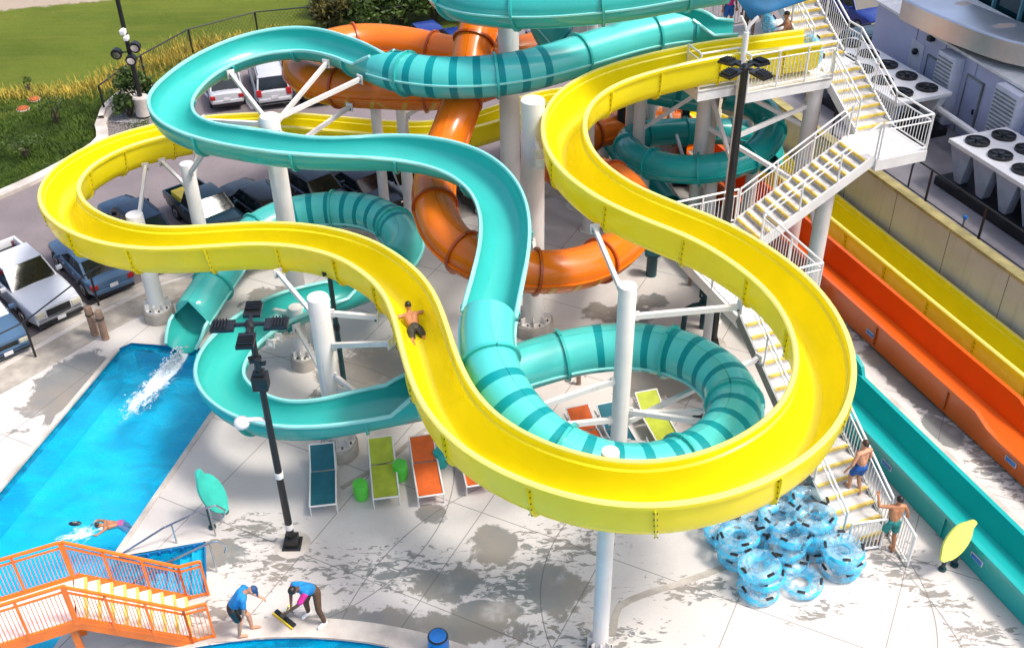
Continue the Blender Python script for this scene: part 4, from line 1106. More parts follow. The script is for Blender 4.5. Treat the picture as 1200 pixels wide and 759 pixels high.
# tower columns
def tcol(b, a, h, r=.2, nm='column'):
    c = w(b, a); mb = MB().lathe([(r, 0), (r, h)], c, 20); mb.lathe([(r*1.6, 0), (r*1.6, .05), (r, .06)], c, 16)
    return mb.build(nm, M['white_steel'], tower)
tcol(17.3, 21.6, Z1+(17.3-14.9)/3.3*(Z2-Z1)-.25, .23); tcol(18.35, 24.25, Z3-.32, .24); tcol(16.0, 26.4, Z3-.32, .22); tcol(19.3, 28.6, Z4-.3, .2); tcol(13.2, 29.6, Z5-.3, .22); tcol(15.2, 29.6, Z5-.3, .22)
tcol(14.75, 28.2, Z5-.3, .2); tcol(17.4, 28.2, Z3-.32, .2); tcol(12.9, 28.0, Z5-.3, .16); tcol(13.3, 20.6, Z1-.3, .12); tcol(14.3, 21.8, Z1-.3, .12)
bm_ = MB()
for a, b in ((w(18.35, 24.25, 5.2), w(15.9, 24.25, 4.6)), (w(18.35, 24.25, 4.4), w(16, 26.4, 5.6)), (w(17.3, 21.6, 2.0), w(18.3, 24.2, 3.6)), (w(16, 26.4, 4), w(18.3, 24.2, 2.6)),
             (w(14.75, 28.2, 6.4), w(12.9, 28.0, 8.6)), (w(12.9, 28.0, 6.2), w(14.75, 28.2, 8.3)), (w(14.75, 28.2, 3.2), w(16, 26.4, 5.2)), (w(13.2, 29.6, 4.0), w(14.75, 28.2, 6.2)), (w(15.75, 24.2, 4.4), w(17.25, 21.7, 3.6)), (w(15.75, 24.25, 3.9), w(16, 26.4, 5.4))): bm_.beam(a, b, .10, .12)
bm_.build('cross_brace', W, tower, smooth=False)
pc_ = w(15.75, 24.2)
MB().cyl(pc_, pc_+V(0, 0, 7.75), .10, .085, 12).build('sail_mast', W, tower)
hk = MB(); tp_ = pc_+V(0, 0, 7.75); hk.tube([tp_, tp_+V(-.05, 0, .2), tp_+V(-.2, 0, .45)], .04); hk.tube([tp_, tp_+V(.08, 0, .2), tp_+V(.28, .05, .42)], .05)
hk.build('mast_fork', W, tower)
# blue shade sail tied to the mast
s0 = tp_+V(.06, .05, .34); s1 = at(992, -14, 9.0); s2 = at(960, -75, 9.8); s3 = at(838, -40, 9.6)
mb = MB(); N_ = 14; vs = []
for i in range(N_+1):
    for j in range(N_+1):
        u_, v_ = i/N_, j/N_
        p = (s0*(1-u_)+s1*u_)*(1-v_)+(s3*(1-u_)+s2*u_)*v_
        sag = .55*math.sin(math.pi*u_)*math.sin(math.pi*v_)
        c = s0.lerp(s2, .5); c.z = p.z
        p = p.lerp(c, .16*(1-(1-4*(u_-.5)**2*1)*1)*0); p.z -= sag; vs.append(p)
m1 = N_+1
mb.add(vs+[p+V(0, 0, .012) for p in vs], [(i*m1+j, i*m1+j+1, (i+1)*m1+j+1, (i+1)*m1+j) for i in range(N_) for j in range(N_)]+[tuple(k+m1*m1 for k in (i*m1+j, (i+1)*m1+j, (i+1)*m1+j+1, i*m1+j+1)) for i in range(N_) for j in range(N_)])
tag(mb.build('shade_sail', M['sail'], origin=s0, angle=80), 'blue shade sail stretched from the forked white mast over the tower', 'shade sail')
# swing gates at the foot of the stair
def gate(p0, p1, label):
    t = thing('stair_gate', label, 'gate', p0, 'white gates at the stair foot'); p0, p1 = Vector(p0), Vector(p1); d = (p1-p0)
    fr = MB()
    for z in (.10, .98): fr.cyl(p0+V(0, 0, z), p1+V(0, 0, z), .028, n=8)
    for k in (0, 1): fr.cyl(p0+d*k+V(0, 0, .05 if k else 0), p0+d*k+V(0, 0, 1.0), .03, n=8)
    fr.build('frame', W, t)
    b_ = MB()
    for k in range(1, 9): q = p0+d*(k/9); b_.beam(q+V(0, 0, .1), q+V(0, 0, .98), .02, .02)
    b_.build('bars', W, t, smooth=False)
gate(w(12.60, 12.86), w(13.40, 12.70), 'white barred gate half closed across the stair foot')
gate(w(13.86, 12.95), w(13.66, 12.05), 'white gate swung open beside the boy in green trunks')
# ------------------------------------------------------------------ orange pool stair
bz = 1.5
T1 = at(88, 678, bz); B1 = at(222, 701, 0); T2 = at(88, 728, bz); B2 = at(224, 755, 0)
br = thing('pool_stair', 'orange framed footbridge and white stair over the corner of the big pool', 'stair', (B1+B2)/2)
sd = ((B1+B2)/2-(V(T1.x, T1.y, 0)+V(T2.x, T2.y, 0))/2); ln = sd.length; sd.normalize(); sp_ = V(-sd.y, sd.x, 0)
O1 = M['o_paint']; wid = 1.12
botm = (B1+B2)/2; topm = botm-sd*ln
flight(br, botm, -sd, sp_, 9, ln/9, bz/9, wid, M['white'], O1, M['nosing'])
pd_ = (at(0, 705, bz)-T1); pd_.z = 0; pd_.normalize()
pe = V(topm.x, topm.y, bz); pe2 = pe+pd_*4.5; pn = V(-pd_.y, pd_.x, 0)
mb = MB().box((pe+pe2)/2-V(0, 0, .03), (4.5, wid, .06), 0, pd_, pn); mb.build('platform', M['white'], br, smooth=False)
mb = MB()
for q in (-1, 1): mb.box((pe+pe2)/2+pn*(q*(wid/2+.03))-V(0, 0, .08), (4.5, .05, .26), 0, pd_, pn)
mb.build('edge_beam', O1, br, smooth=False)
def o_rail(pts, name='railing'):
    """posts leaning outward with two rails and a panel of fine bars"""
    mb = MB(); bars_ = MB(); up = V(0, 0, 1)
    for i in range(len(pts)-1):
        a, b = pts[i], pts[i+1]
        mb.beam(a+up*1.07, b+up*1.07, .06, .05); mb.beam(a+up*.92, b+up*.92, .035, .035); mb.beam(a+up*.06, b+up*.06, .04, .04)
        n = max(1, int(round((b-a).length/.95)))
        for k in range(n+1): q = a.lerp(b, k/n); mb.beam(q-up*.05, q+up*1.07, .06, .05, 0, (b-a).normalized())
        m = max(2, int((b-a).length/.075))
        for k in range(1, m): q = a.lerp(b, k/m); bars_.beam(q+up*.06, q+up*.92, .012, .012)
    o = mb.build(name, M['o_paint2'], br, smooth=False); bars_.build('bars', M['o_paint2'], o, smooth=False)
for q in (-1, 1):
    off = sp_*(q*(wid/2+.04)); off2 = pn*((-q if pn.dot(sp_) < 0 else q)*(wid/2+.04))
    o_rail([botm+sd*.45+off+V(0, 0, .0), botm+off+V(0, 0, .0), V(topm.x, topm.y, bz)+off])
    o_rail([V(topm.x, topm.y, bz)+off2, pe2+off2])
mb = MB()
for k in (.15, 2.6):
    for q in (-1, 1):
        c = pe+pd_*k+pn*(q*(wid/2-.1)); mb.box(V(c.x, c.y, bz/2-.65), (.13, .13, bz+.9), 0, pd_, pn)
mb.build('leg', O1, br, smooth=False)
# blue entry recess: panelled wall, steps, hand rails
blu = M['blue_wall']
en = thing('entry_steps', 'blue panelled pool entry recess with steel hand rails beside the orange stair', 'pool steps', rec1)
mb = MB(); nn_ = (rec2-rec1).normalized(); L0 = (rec1-rec0).length
mb.box((rec0+rec1)/2+nn_*.02+V(0, 0, -.45), (L0, .04, .9), 0, rdir, nn_)
mb.box((rec1+rec2)/2-rdir*.02+V(0, 0, -.45), (.04, (rec2-rec1).length, .9), 0, rdir, nn_)
mb.build('wall_panel', blu, en, smooth=False)
rb_ = MB()
for k in range(1, 7): rb_.box(rec0.lerp(rec1, k/7)+nn_*.06+V(0, 0, -.45), (.05, .05, .9), 0, rdir, nn_)
rb_.build('panel_rib', M['blue_bar'], en, smooth=False)
stp = MB()
for k in range(5): stp.box((rec1+rec2)/2-rdir*(.2+.3*k)+V(0, 0, -.2-.17*k-.4), (.3, (rec2-rec1).length-.06, .8), 0, rdir, nn_)
stp.build('step', M['basin'], en, smooth=False)
def steel_rail(pts, posts, par, name='hand_rail'):
    mb = MB().tube(pts, .025, 8)
    for p in posts: mb.cyl(V(p.x, p.y, -.6), p, .022, n=8)
    return mb.build(name, M['steel'], par)
h0 = rec1+rdir*.25; up9 = V(0, 0, .95)
for off in (-nn_*.12, nn_*1.0):
    e0 = h0+off; pts = [e0+rdir*.25+V(0, 0, .55), e0+rdir*.32+V(0, 0, .75), e0+rdir*.15+up9, e0+up9*1.0, e0-rdir*1.1+V(0, 0, .55), e0-rdir*2.1+V(0, 0, .0), e0-rdir*2.4+V(0, 0, -.1)]
    steel_rail(pts, [e0+up9-rdir*.02, e0-rdir*.9+V(0, 0, .62)], en)
# ------------------------------------------------------------------ lamp posts
def lamp(base, ht, label, rot=0, droop=0, mid=True, r0=.09, arm=.3):
    b = Vector(base); t = thing('lamp_post', label, 'lamp post', b, 'black floodlight posts')
    MB().cyl(b+V(0, 0, .03), b+V(0, 0, ht), r0, r0*.72, 12).build('pole', M['black'], t)
    bp = MB().box(b+V(0, 0, .03), (.42, .42, .06)); bp.box(b+V(0, 0, .16), (.30, .30, .22)); bp.build('base_plate', M['black'], t, bevel=.01)
    MB().lathe([(.42, -.02), (.42, .012), (0, .012)], b, 24).build('footing', M['kerb'], t)
    top = b+V(0, 0, ht)
    MB().lathe([(.09, -.08), (.11, 0), (.06, .09), (0, .10)], top, 12).build('hub', M['black'], t)
    for k in range(4):
        a = rot+k*math.pi/2; d = V(math.cos(a), math.sin(a), 0); s = V(-d.y, d.x, 0)
        h = MB().beam(top+d*.05, top+d*arm, .07, .06); c = top+d*(arm+.22)
        dn = (d*math.cos(droop)-V(0, 0, math.sin(droop))); upv = dn.cross(s) if dn.cross(s).z > 0 else s.cross(dn)
        h.box(c-V(0, 0, .02), (.46, .34, .07), 0, dn, s)
        for q in range(5): h.box(c+dn*(-.06+.06*q)+upv*.045, (.02, .30, .05), 0, dn, s)
        f = h.build('floodlight', M['black'], t, smooth=False)
        MB().box(c-upv*.06+dn*.03, (.36, .27, .012), 0, dn, s).build('lens', M['lens'], f, smooth=False)
    return t, b
t, b = lamp(at(343, 638), 6.28, 'tall black floodlight post standing on the near deck by the teal trough bend', R(3), .0)
z = 4.85
mb = MB().box(b+V(0, 0, z), (.32, .30, .34)); mb.box(b+V(0, 0, z+.22), (.22, .2, .1)); mb.build('speaker_box', M['black'], t, bevel=.02)
mb = MB()
for k in range(4): mb.box(b+V(.10*math.cos(k*1.7), .1*math.sin(k*1.7), z+.45+.06*k), (.16, .10, .05), 0, (math.cos(k), math.sin(k), .2))
mb.build('cable_clamp', M['black'], t, smooth=False)
mb = MB().tube([b+V(0, 0, 3.75), b+V(-.15, -.02, 3.85), b+V(-.5, -.05, 3.86)], .05); o = mb.build('camera_arm', M['white'], t)
MB().ball(b+V(-.55, -.05, 3.78), (.17, .17, .15), 14).build('dome_camera', M['white'], o)
for zz in (2.15, .55): MB().cyl(b+V(0, 0, zz), b+V(0, 0, zz+.16), .095, n=12).build('band', M['white'], t)
lamp(at(834, 404), 8.35, 'tallest black floodlight post rising in front of the white stair tower', R(38), .10, r0=.13, arm=.28)
b = at(169, 134); t = thing('lamp_post', 'black lamp post with round camera lamps beside the lawn', 'lamp post', b, 'black floodlight posts')
MB().lathe([(.32, 0), (.32, .75), (.28, .8), (0, .8)], b, 20).build('footing', M['kerb'], t)
MB().cyl(b+V(0, 0, .78), b+V(0, 0, 9), .10, .07, 12).build('pole', M['black'], t)
for k, (dx, dz) in enumerate(((-.42, 2.72), (.36, 2.98), (.1, 2.46))):
    c = b+V(dx, -.25, dz); mb = MB().cyl(c+V(0, .12, .0), c-V(0, .12, .03), .2, .22, 16); mb.tube([c, V(b.x, b.y, c.z-.05)], .03); o = mb.build('flood_camera', M['black'], t)
    MB().cyl(c-V(0, .121, .03), c-V(0, .14, .035), .15, n=16).build('lens', M['chrome'], o)
mb = MB().box(b+V(.0, -.2, 3.55), (.2, .3, .18)); mb.box(b+V(.1, -.26, 3.32), (.16, .3, .16)); mb.box(b+V(0, -.1, 3.42), (.06, .14, .5)); mb.build('camera_box', M['white'], t, bevel=.02)
b = at(406, 468); t = thing('lamp_post', 'slim dark teal lamp post inside the lower teal trough', 'lamp post', b, 'black floodlight posts')
MB().cyl(b, b+V(0, 0, 4.1), .075, .06, 10).build('pole', M['pipe'], t); MB().box(b+V(0, 0, .03), (.3, .3, .06)).build('base_plate', M['pipe'], t)
MB().box(b+V(.02, 0, 4.18), (.42, .22, .10), 0, (1, .4, .35)).build('floodlight', M['black'], t, bevel=.02)
MB().cyl(b+V(0, 0, 2.35), b+V(0, 0, 2.5), .085, n=10).build('band', M['black'], t)
# ------------------------------------------------------------------ loungers
def make_lounger(fab, name='lounger'):
    t = thing('lounger', '', 'lounger', (0, 0, 0)); L_, wd = 1.92, .62
    fr = MB()
    for s in (-1, 1):
        fr.tube([(s*wd/2, 0, .36), (s*wd/2, 1.25, .36), (s*wd/2, L_, .40)], .022, 8)
    fr.tube([(-wd/2, 0, .36), (wd/2, 0, .36)], .022, 8); fr.tube([(-wd/2, L_-.2, .39), (wd/2, L_-.2, .39)], .02, 8)
    fr.build('frame', M['white'], t, origin=(0, 0, 0))
    for s in (-1, 1):
        for y in (.06, 1.55): MB().cyl((s*wd/2, y, 0), (s*wd/2, y, .36), .02, n=8).build('leg', M['white'], t, origin=(0, 0, 0))
    se = MB(); n = 10; vs = []
    for i in range(n+1):
        y = .05+1.12*i/n; z = .355-.018*math.sin(math.pi*i/n)
        vs += [V(-wd/2+.01, y, z), V(0, y, z-.015), V(wd/2-.01, y, z)]
    k = len(vs); vs += [p-V(0, 0, .012) for p in vs]
    fs = [(3*i+j, 3*i+j+1, 3*i+j+4, 3*i+j+3) for i in range(n) for j in (0, 1)]
    se.add(vs, fs+[tuple(q+k for q in f[::-1]) for f in fs]); se.build('seat', fab, t, origin=(0, 0, 0), angle=80)
    bk = MB(); vs = []
    for i in range(n+1):
        y = 1.21+.62*i/n; z = .37+.30*(i/n)
        vs += [V(-wd/2+.02, y, z), V(0, y, z-.012), V(wd/2-.02, y, z)]
    vs += [p-V(0, 0, .012) for p in vs]
    bk.add(vs, fs+[tuple(q+k for q in f[::-1]) for f in fs]); o = bk.build('backrest', fab, t, origin=(0, 0, 0), angle=80)
    bf = MB()
    for s in (-1, 1): bf.tube([(s*(wd/2-.01), 1.2, .36), (s*(wd/2-.01), 1.83, .665)], .018, 8)
    bf.tube([(-wd/2+.01, 1.83, .665), (wd/2-.01, 1.83, .665)], .018, 8); bf.build('backrest_frame', M['white'], t, origin=(0, 0, 0))
    return t
LG = {k: make_lounger(M['fab_'+k]) for k in ('teal', 'lime', 'orange')}
used = set()
def place_lounger(col, foot, head, label):
    f, h = Vector(foot), Vector(head); d = (h-f); rz = math.atan2(d.y, d.x)-math.pi/2
    if col not in used: used.add(col); o = LG[col]; o.location = f; o.rotation_euler = (0, 0, rz); o['label'] = label; o['group'] = 'loungers on the deck'
    else: o = dup(LG[col], loc=f, rz=rz, label=label, group='loungers on the deck')
place_lounger('teal', (at(366, 605)+at(395, 604))/2, (at(367, 543)+at(394, 542))/2, 'teal lounger, leftmost of the row on the deck')
place_lounger('lime', (at(440, 598)+at(468, 593))/2, (at(433, 533)+at(462, 531))/2, 'lime lounger between the lime drum table and the orange lounger')
place_lounger('orange', (at(493, 596)+at(519, 590))/2, (at(481, 530)+at(508, 528))/2, 'whole orange lounger between two drum tables')
place_lounger('orange', (at(548, 583)+at(577, 578))/2, (at(532, 518)+at(560, 515))/2, 'orange lounger half hidden under the yellow flume')
place_lounger('orange', at(706, 553), at(678, 503), 'orange lounger seen through the teal ring')
place_lounger('teal', at(742, 549), at(712, 497), 'teal lounger seen through the teal ring beside the white column')
place_lounger('lime', at(786, 534), at(756, 482), 'lime lounger seen through the teal ring right of the white column')
# drum side tables
def drum(p, mat, label, r=.19, h=.46):
    t = thing('side_table', label, 'side table', p, 'drum side tables')
    MB().lathe([(r*.78, 0), (r*.9, h*.12), (r, h*.5), (r*.95, h*.9), (r*.9, h)], p, 20).build('drum', mat, t)
    MB().lathe([(r*.93, h), (r*.93, h+.03), (r*.7, h+.035), (0, h+.03)], p, 20).build('table_top', mat, t)
drum(at(424, 583), M['lime'], 'lime green drum table beside the foot of the lime lounger')
drum(at(470, 560), M['lime'], 'lime green drum table between the lime and orange lounger backrests')
drum(at(517, 545), M['teal_pl'], 'teal drum table at the head of the orange lounger')
# blue litter drum at bottom edge
p = at(515, 768); t = thing('litter_bin', 'blue plastic barrel bin cut by the lower edge of the picture', 'bin', p)
MB().lathe([(.18, 0), (.215, .15), (.22, .38), (.20, .64), (.17, .67), (0, .69)], p, 24).build('barrel', M['blue_bar'], t)
MB().lathe([(.198, .60), (.214, .63), (.198, .66)], p, 24).build('rim', M['black'], t)
# leaf shaped signs
def leaf_sign(f0, f1, mat, pm_, label, hgt, wdt, z0, lean, face, tipx=.2):
    c = (f0+f1)/2; d = (f1-f0); d.normalize(); nrm = V(-d.y, d.x, 0)
    t = thing('leaf_sign', label, 'sign', c, 'leaf shaped signs')
    for p in (f0, f1):
        lg = MB().cyl(p, p+V(0, 0, z0+.3)+nrm*.0, .045, n=10); lg.cyl(p, p+V(0, 0, .05), .09, n=10); lg.build('leg', pm_, t)
    out = []
    N = 28
    for i in range(N):
        a = 2*math.pi*i/N; x = math.cos(a)*wdt/2; y = math.sin(a)*hgt/2
        k = abs(math.sin(a))
        if math.sin(a) > .95: y *= 1.25; x += tipx
        if math.sin(a) < -.95: y *= 1.12
        out.append((x, y))
    tilt = face; ux = d; uz = (V(0, 0, 1)*math.cos(tilt)+nrm*math.sin(tilt)); un = ux.cross(uz)
    cc = c+V(0, 0, z0+hgt*.42); cs, sn = math.cos(lean), math.sin(lean)
    pts = [(x*cs-y*sn, x*sn+y*cs) for x, y in out]
    vs = [cc+ux*x+uz*y+un*.03 for x, y in pts]+[cc+ux*x+uz*y-un*.03 for x, y in pts]
    MB().add(vs, [tuple(range(N)), tuple(range(2*N-1, N-1, -1))]+[(i, N+i, N+(i+1) % N, (i+1) % N) for i in range(N)]).build('panel', mat, t, angle=50)
leaf_sign(at(1104, 667), at(1118, 662), M['lime_sign'], M['pipe'], 'lime leaf shaped sign on two teal legs beside the teal lane', 1.02, .54, .42, -1.0, .55, .05)
leaf_sign(at(249, 618), at(264, 600), M['teal_sign'], M['pipe'], 'teal leaf shaped sign on two teal legs at the pool edge', 1.15, .66, .40, .12, .35, .05)
# ------------------------------------------------------------------ inner tubes
def make_ring():
    t = thing('inner_tube', '', 'inner tube', (0, 0, 0)); N, n = 40, 16
    Rr, r = .315, .165; vs = []; fs = []; ms = []
    mb = MB()
    for i in range(N):
        a = 2*math.pi*i/N; pin = 1-.05*abs(math.sin(a*6))
        for j in range(n):
            b = 2*math.pi*j/n; rr = r*pin
            mb.v.append(V((Rr+rr*math.cos(b))*math.cos(a), (Rr+rr*math.cos(b))*math.sin(a), .15+rr*math.sin(b)*.9))
    for i in range(N):
        for j in range(n):
            b = 2*math.pi*(j+.5)/n
            mb.f.append((i*n+j, ((i+1) % N)*n+j, ((i+1) % N)*n+(j+1) % n, i*n+(j+1) % n)); mb.m.append(0 if math.sin(b) > .15 and math.cos(b) < .75 else 1)
    mb.build('ring', [M['vinyl_top'], M['vinyl_blue']], t, origin=(0, 0, 0), angle=80)
    for k in range(4):
        a = k*math.pi/2+.5; d = V(math.cos(a), math.sin(a), 0); s = V(-d.y, d.x, 0)
        c = d*(Rr+.085)+V(0, 0, .285)
        MB().box(c, (.06, .17, .035), 0, d, s).build('handle', M['black'], t, origin=(0, 0, 0), bevel=.008)
    return t
ring0 = make_ring(); random.seed(3); first = [True]
def ring(x, y, z, label, tx=0, ty=0):
    o = ring0 if first[0] else dup(ring0); first[0] = False
    o.location = (x, y, z); o.rotation_euler = (tx, ty, random.uniform(0, 6.28)); o['label'] = label; o['group'] = 'pile of clear blue inner tubes'
stacks = [((940, 686), 1, 'lone front tube lying flat'), ((889, 690), 3, 'front left stack'), ((862, 655), 3, 'leftmost stack'), ((982, 668), 3, 'stack touching the stair gate'), ((953, 645), 4, 'tall stack left of the stair foot'),
          ((922, 655), 3, 'stack in the middle of the pile'), ((905, 632), 3, 'stack just behind the middle'), ((938, 613), 3, 'rear stack beside the stair stringer'), ((880, 625), 2, 'stack half under the yellow flume'), ((915, 600), 2, 'rear stack under the yellow flume'),
          ((962, 598), 1, 'tube wedged by the stair stringer'), ((845, 628), 2, 'far left stack under the yellow rim')]
names = {1: [''], 2: ['bottom', 'top'], 3: ['bottom', 'middle', 'top'], 4: ['bottom', 'second', 'third', 'top']}
for (px, n, nm) in stacks:
    g = at(*px)
    for k in range(n):
        lab = ('clear blue inner tube, '+nm) if n == 1 else 'clear blue inner tube, %s of the %s' % (names[n][k], nm)
        ring(g.x+random.uniform(-.07, .07), g.y+random.uniform(-.07, .07), .28*k+.0, lab, random.uniform(-.16, .16), random.uniform(-.16, .16))
# ------------------------------------------------------------------ pump pipe stand, stubs, posts
b = at(823, 384); t = thing('pump_pipe', 'dark teal valve pipe rising from the deck beside the black lamp post', 'pipe', b)
mb = MB().cyl(b, b+V(0, 0, 1.75), .10, n=12)
for z in (.9, 1.25, 1.45): mb.cyl(b+V(0, 0, z), b+V(0, 0, z+.06), .17, n=12)
mb.build('riser', M['pipe'], t)
MB().tube([b+V(0, 0, .85), b+V(-.35, -.05, .82), b+V(-.55, -.08, .72), b+V(-.58, -.08, .0)], .085).build('branch', M['pipe'], t)
MB().tube([b+V(0, 0, 1.6), b+V(-.16, 0, 1.5), b+V(-.16, 0, 1.1), b+V(0, 0, .98)], .035).build('bypass', M['pipe'], t)
b = at(763, 322); t = thing('pipe_stub', 'short dark teal pipe stub behind the orange loop', 'pipe', b)
MB().cyl(b, b+V(0, 0, .75), .17, n=16).build('stub', M['pipe'], t); MB().cyl(b+V(0, 0, .75), b+V(0, 0, .85), .25, n=16).build('flange', M['pipe'], t)
b = at(808, 334); t = thing('hose_bib', 'brown hose post on the deck left of the valve pipe', 'post', b)
MB().box(b+V(0, 0, .25), (.10, .10, .5)).build('post', M['tan'], t, bevel=.01); MB().tube([b+V(.05, 0, .4), b+V(.16, 0, .42), b+V(.2, 0, .3)], .02).build('spout', M['steel'], t)
b = at(678, 450); t = thing('hose_bib', 'brown hose post seen inside the striped teal ring', 'post', b)
MB().box(b+V(0, 0, .2), (.12, .10, .4)).build('post', M['tan'], t, bevel=.01); MB().tube([b+V(.05, 0, .32), b+V(.14, 0, .34), b+V(.18, 0, .24)], .02).build('spout', M['steel'], t)
b = at(822, 494); t = thing('deck_speaker', 'small black ground speaker inside the striped teal ring', 'speaker', b)
MB().box(b+V(0, 0, .13), (.42, .30, .26), 0, (1, .3, 0)).build('cabinet', M['black'], t, bevel=.03); MB().box(b+V(-.05, -.14, .14), (.3, .04, .18), 0, (1, .3, 0)).build('grille', M['grey_steel'], t, smooth=False)
for (u, v, lb) in ((112, 392, 'left tan timber bollard at the head of the pool'), (124, 397, 'right tan timber bollard at the head of the pool')):
    b = at(u, v); t = thing('bollard', lb, 'bollard', b, 'tan timber bollards')
    MB().lathe([(.11, 0), (.11, .95), (.09, 1.0), (0, 1.0)], b, 14).build('post', M['tan'], t); MB().lathe([(.12, .70), (.125, .74), (.12, .78)], b, 14).build('band', M['o_paint'] if False else M['bark'], t)
a, c = at(112, 392), at(124, 397)
tag(MB().tube([a+V(0, 0, .85), (a+c)/2+V(0, -.05, .55), c+V(0, 0, .85)], .03).build('rope', M['tan'], origin=a), 'tan rope slung between the two timber bollards', 'rope')
# thin black fence along the car park edge
t = thing('deck_fence', 'thin black post fence between the car park and the pool deck', 'fence', at(40, 418))
fp_ = [at(-60, 470), at(42, 418), at(116, 358), at(182, 318), at(300, 290), at(372, 300)]
for p in fp_: MB().cyl(p, p+V(0, 0, 1.25), .035, n=8).build('post', M['black'], t)
mb = MB()
for i in range(len(fp_)-1): mb.cyl(fp_[i]+V(0, 0, 1.22), fp_[i+1]+V(0, 0, 1.22), .022, n=6)
mb.build('rail', M['black'], t)
# life ring hook / staff stand by stair
b = w(12.25, 13.75); t = thing('foam_roller', 'brown topped short post beside the stair foot railing', 'post', b)
MB().cyl(b, b+V(0, 0, .75), .13, n=14).build('drum', M['tan'], t); MB().cyl(b+V(0, 0, .75), b+V(0, 0, .85), .15, n=14).build('cap', M['bark'], t)
# orange caps on grass
for (u, v, lb) in ((40, 117, 'orange utility cap on the bank nearer the golden grass'), (27, 128, 'orange utility cap on the bank, lower left one')):
    b = at(u, v, -.15); t = thing('utility_cap', lb, 'cap', b, 'orange utility caps on the bank')
    MB().lathe([(.25, 0), (.24, .06), (.18, .10), (0, .12)], b, 12).build('cover', M['red_soil'], t); MB().lathe([(.28, -.02), (.28, .02), (.24, .03)], b, 12).build('collar', M['concrete'], t)
# boundary fence
def bfence(pts, label, ht=1.25, sp=3.4):
    P = resample([Vector(p) for p in pts], sp); t = thing('boundary_fence', label, 'fence', P[0])
    for p in P: MB().cyl(p, p+V(0, 0, ht), .045, n=7).build('post', M['black'], t)
    mb = MB()
    for i in range(len(P)-1):
        mb.cyl(P[i]+V(0, 0, ht), P[i+1]+V(0, 0, ht), .03, n=6); mb.cyl(P[i]+V(0, 0, .1), P[i+1]+V(0, 0, .1), .012, n=5)
    mb.build('rail', M['black'], t)
    ms = MB()
    for i in range(len(P)-1):
        n = int((P[i+1]-P[i]).length/.18)
        for k in range(n):
            for s in (-1, 1):
                a = P[i].lerp(P[i+1], k/n); b_ = P[i].lerp(P[i+1], min(1, max(0, (k+s*5)/n)))
                ms.beam(a+V(0, 0, .1), b_+V(0, 0, ht), .006, .006)
    ms.build('mesh', M['black'], t, smooth=False)
g = -.15
bfence([at(124, 134, g), at(141, 113, g), at(172, 97, g), at(212, 70, g), at(270, 52, g), at(320, 41, g), at(380, 36, g), at(434, 42, g), at(489, 38, g)]+[V(-1, 52.6, g), V(8, 54, g), V(20, 56, g)], 'black chain link fence between the lawn and the car park')
# white splash at the tube mouth
random.seed(11); mb = MB()
s0 = tp[-1]; sdir = (tp[-1]-tp[-8]); sdir.z = 0; sdir.normalize(); sp2 = V(-sdir.y, sdir.x, 0)
for k in range(520):
    f = random.random()**1.5; p = s0+sdir*(.0+2.6*f)+sp2*(random.gauss(0, .07+.16*f)); p.z = -.09+random.random()*max(.02, .34*(1-f*2.2)); r = random.uniform(.006, .024)*(1.1-f*.6)
    mb.ball(p, (r*1.6, r*1.6, r), 6, 0, 4)
tag(mb.build('splash', M['foam'], angle=80), 'white water splash pouring from the teal tube mouth into the pool', 'splash', None, 'stuff')

# thin foam drifting off the splash and around the swimmer
def foam_sheet(c, d, ln, wd, label, sc=3.0, thr=.5, z=-.088):
    q = NT('drifting foam'); p = q.obj(); sp = q.n('ShaderNodeSeparateXYZ'); q.l(p, sp.inputs[0])
    ff = blob(q, sp.outputs[0], sp.outputs[1], (0, 0, ln/2, wd/2, 0), None)
    n = q.noise(sc, 6, q.vmap(p, (1, 2.2, 1)), .65, .8)
    a = q.ramp(q.math('ADD', q.math('MULTIPLY', ff, .8), q.math('MULTIPLY', q.math('SUBTRACT', n, thr), 2.2)), .12, .75)
    q.l(q.math('MULTIPLY', a, q.ramp(ff, 0, .15)), q.b.inputs['Alpha']); q.b.inputs['Base Color'].default_value = (.80, .90, .94, 1); q.b.inputs['Roughness'].default_value = .7
    N = 12; vs = [V(0, 0, 0)]+[V(ln/2*math.cos(2*math.pi*i/24), wd/2*math.sin(2*math.pi*i/24), 0) for i in range(24)]
    o = MB().add(vs, [(0, 1+i, 1+(i+1) % 24) for i in range(24)]).build('foam', q.mat, origin=(0, 0, 0), smooth=False)
    o.location = (c.x, c.y, z); o.rotation_euler.z = math.atan2(d.y, d.x)
    return tag(o, label, 'foam', None, 'stuff')
foam_sheet(s0+sdir*1.35, sdir, 3.6, .95, 'white foam streak trailing from the teal tube mouth')
foam_sheet(s0+sdir*.75, sdir, 2.2, .62, 'dense white foam under the teal tube mouth', 2.6, .30, -.078)
foam_sheet(at(95, 622), V(1, .5, 0), 1.5, .8, 'ripple of foam beside the swimmer', 3.5, .56)
b = at(88, 613, -.08); t = thing('float', 'small black oval float on the water beside the swimmer', 'float', b)
MB().ball(b, (.16, .07, .05), 12).build('shell', M['black'], t); MB().ball(b+V(0, 0, .045), (.07, .03, .02), 8).build('grip', M['grey_steel'], t)
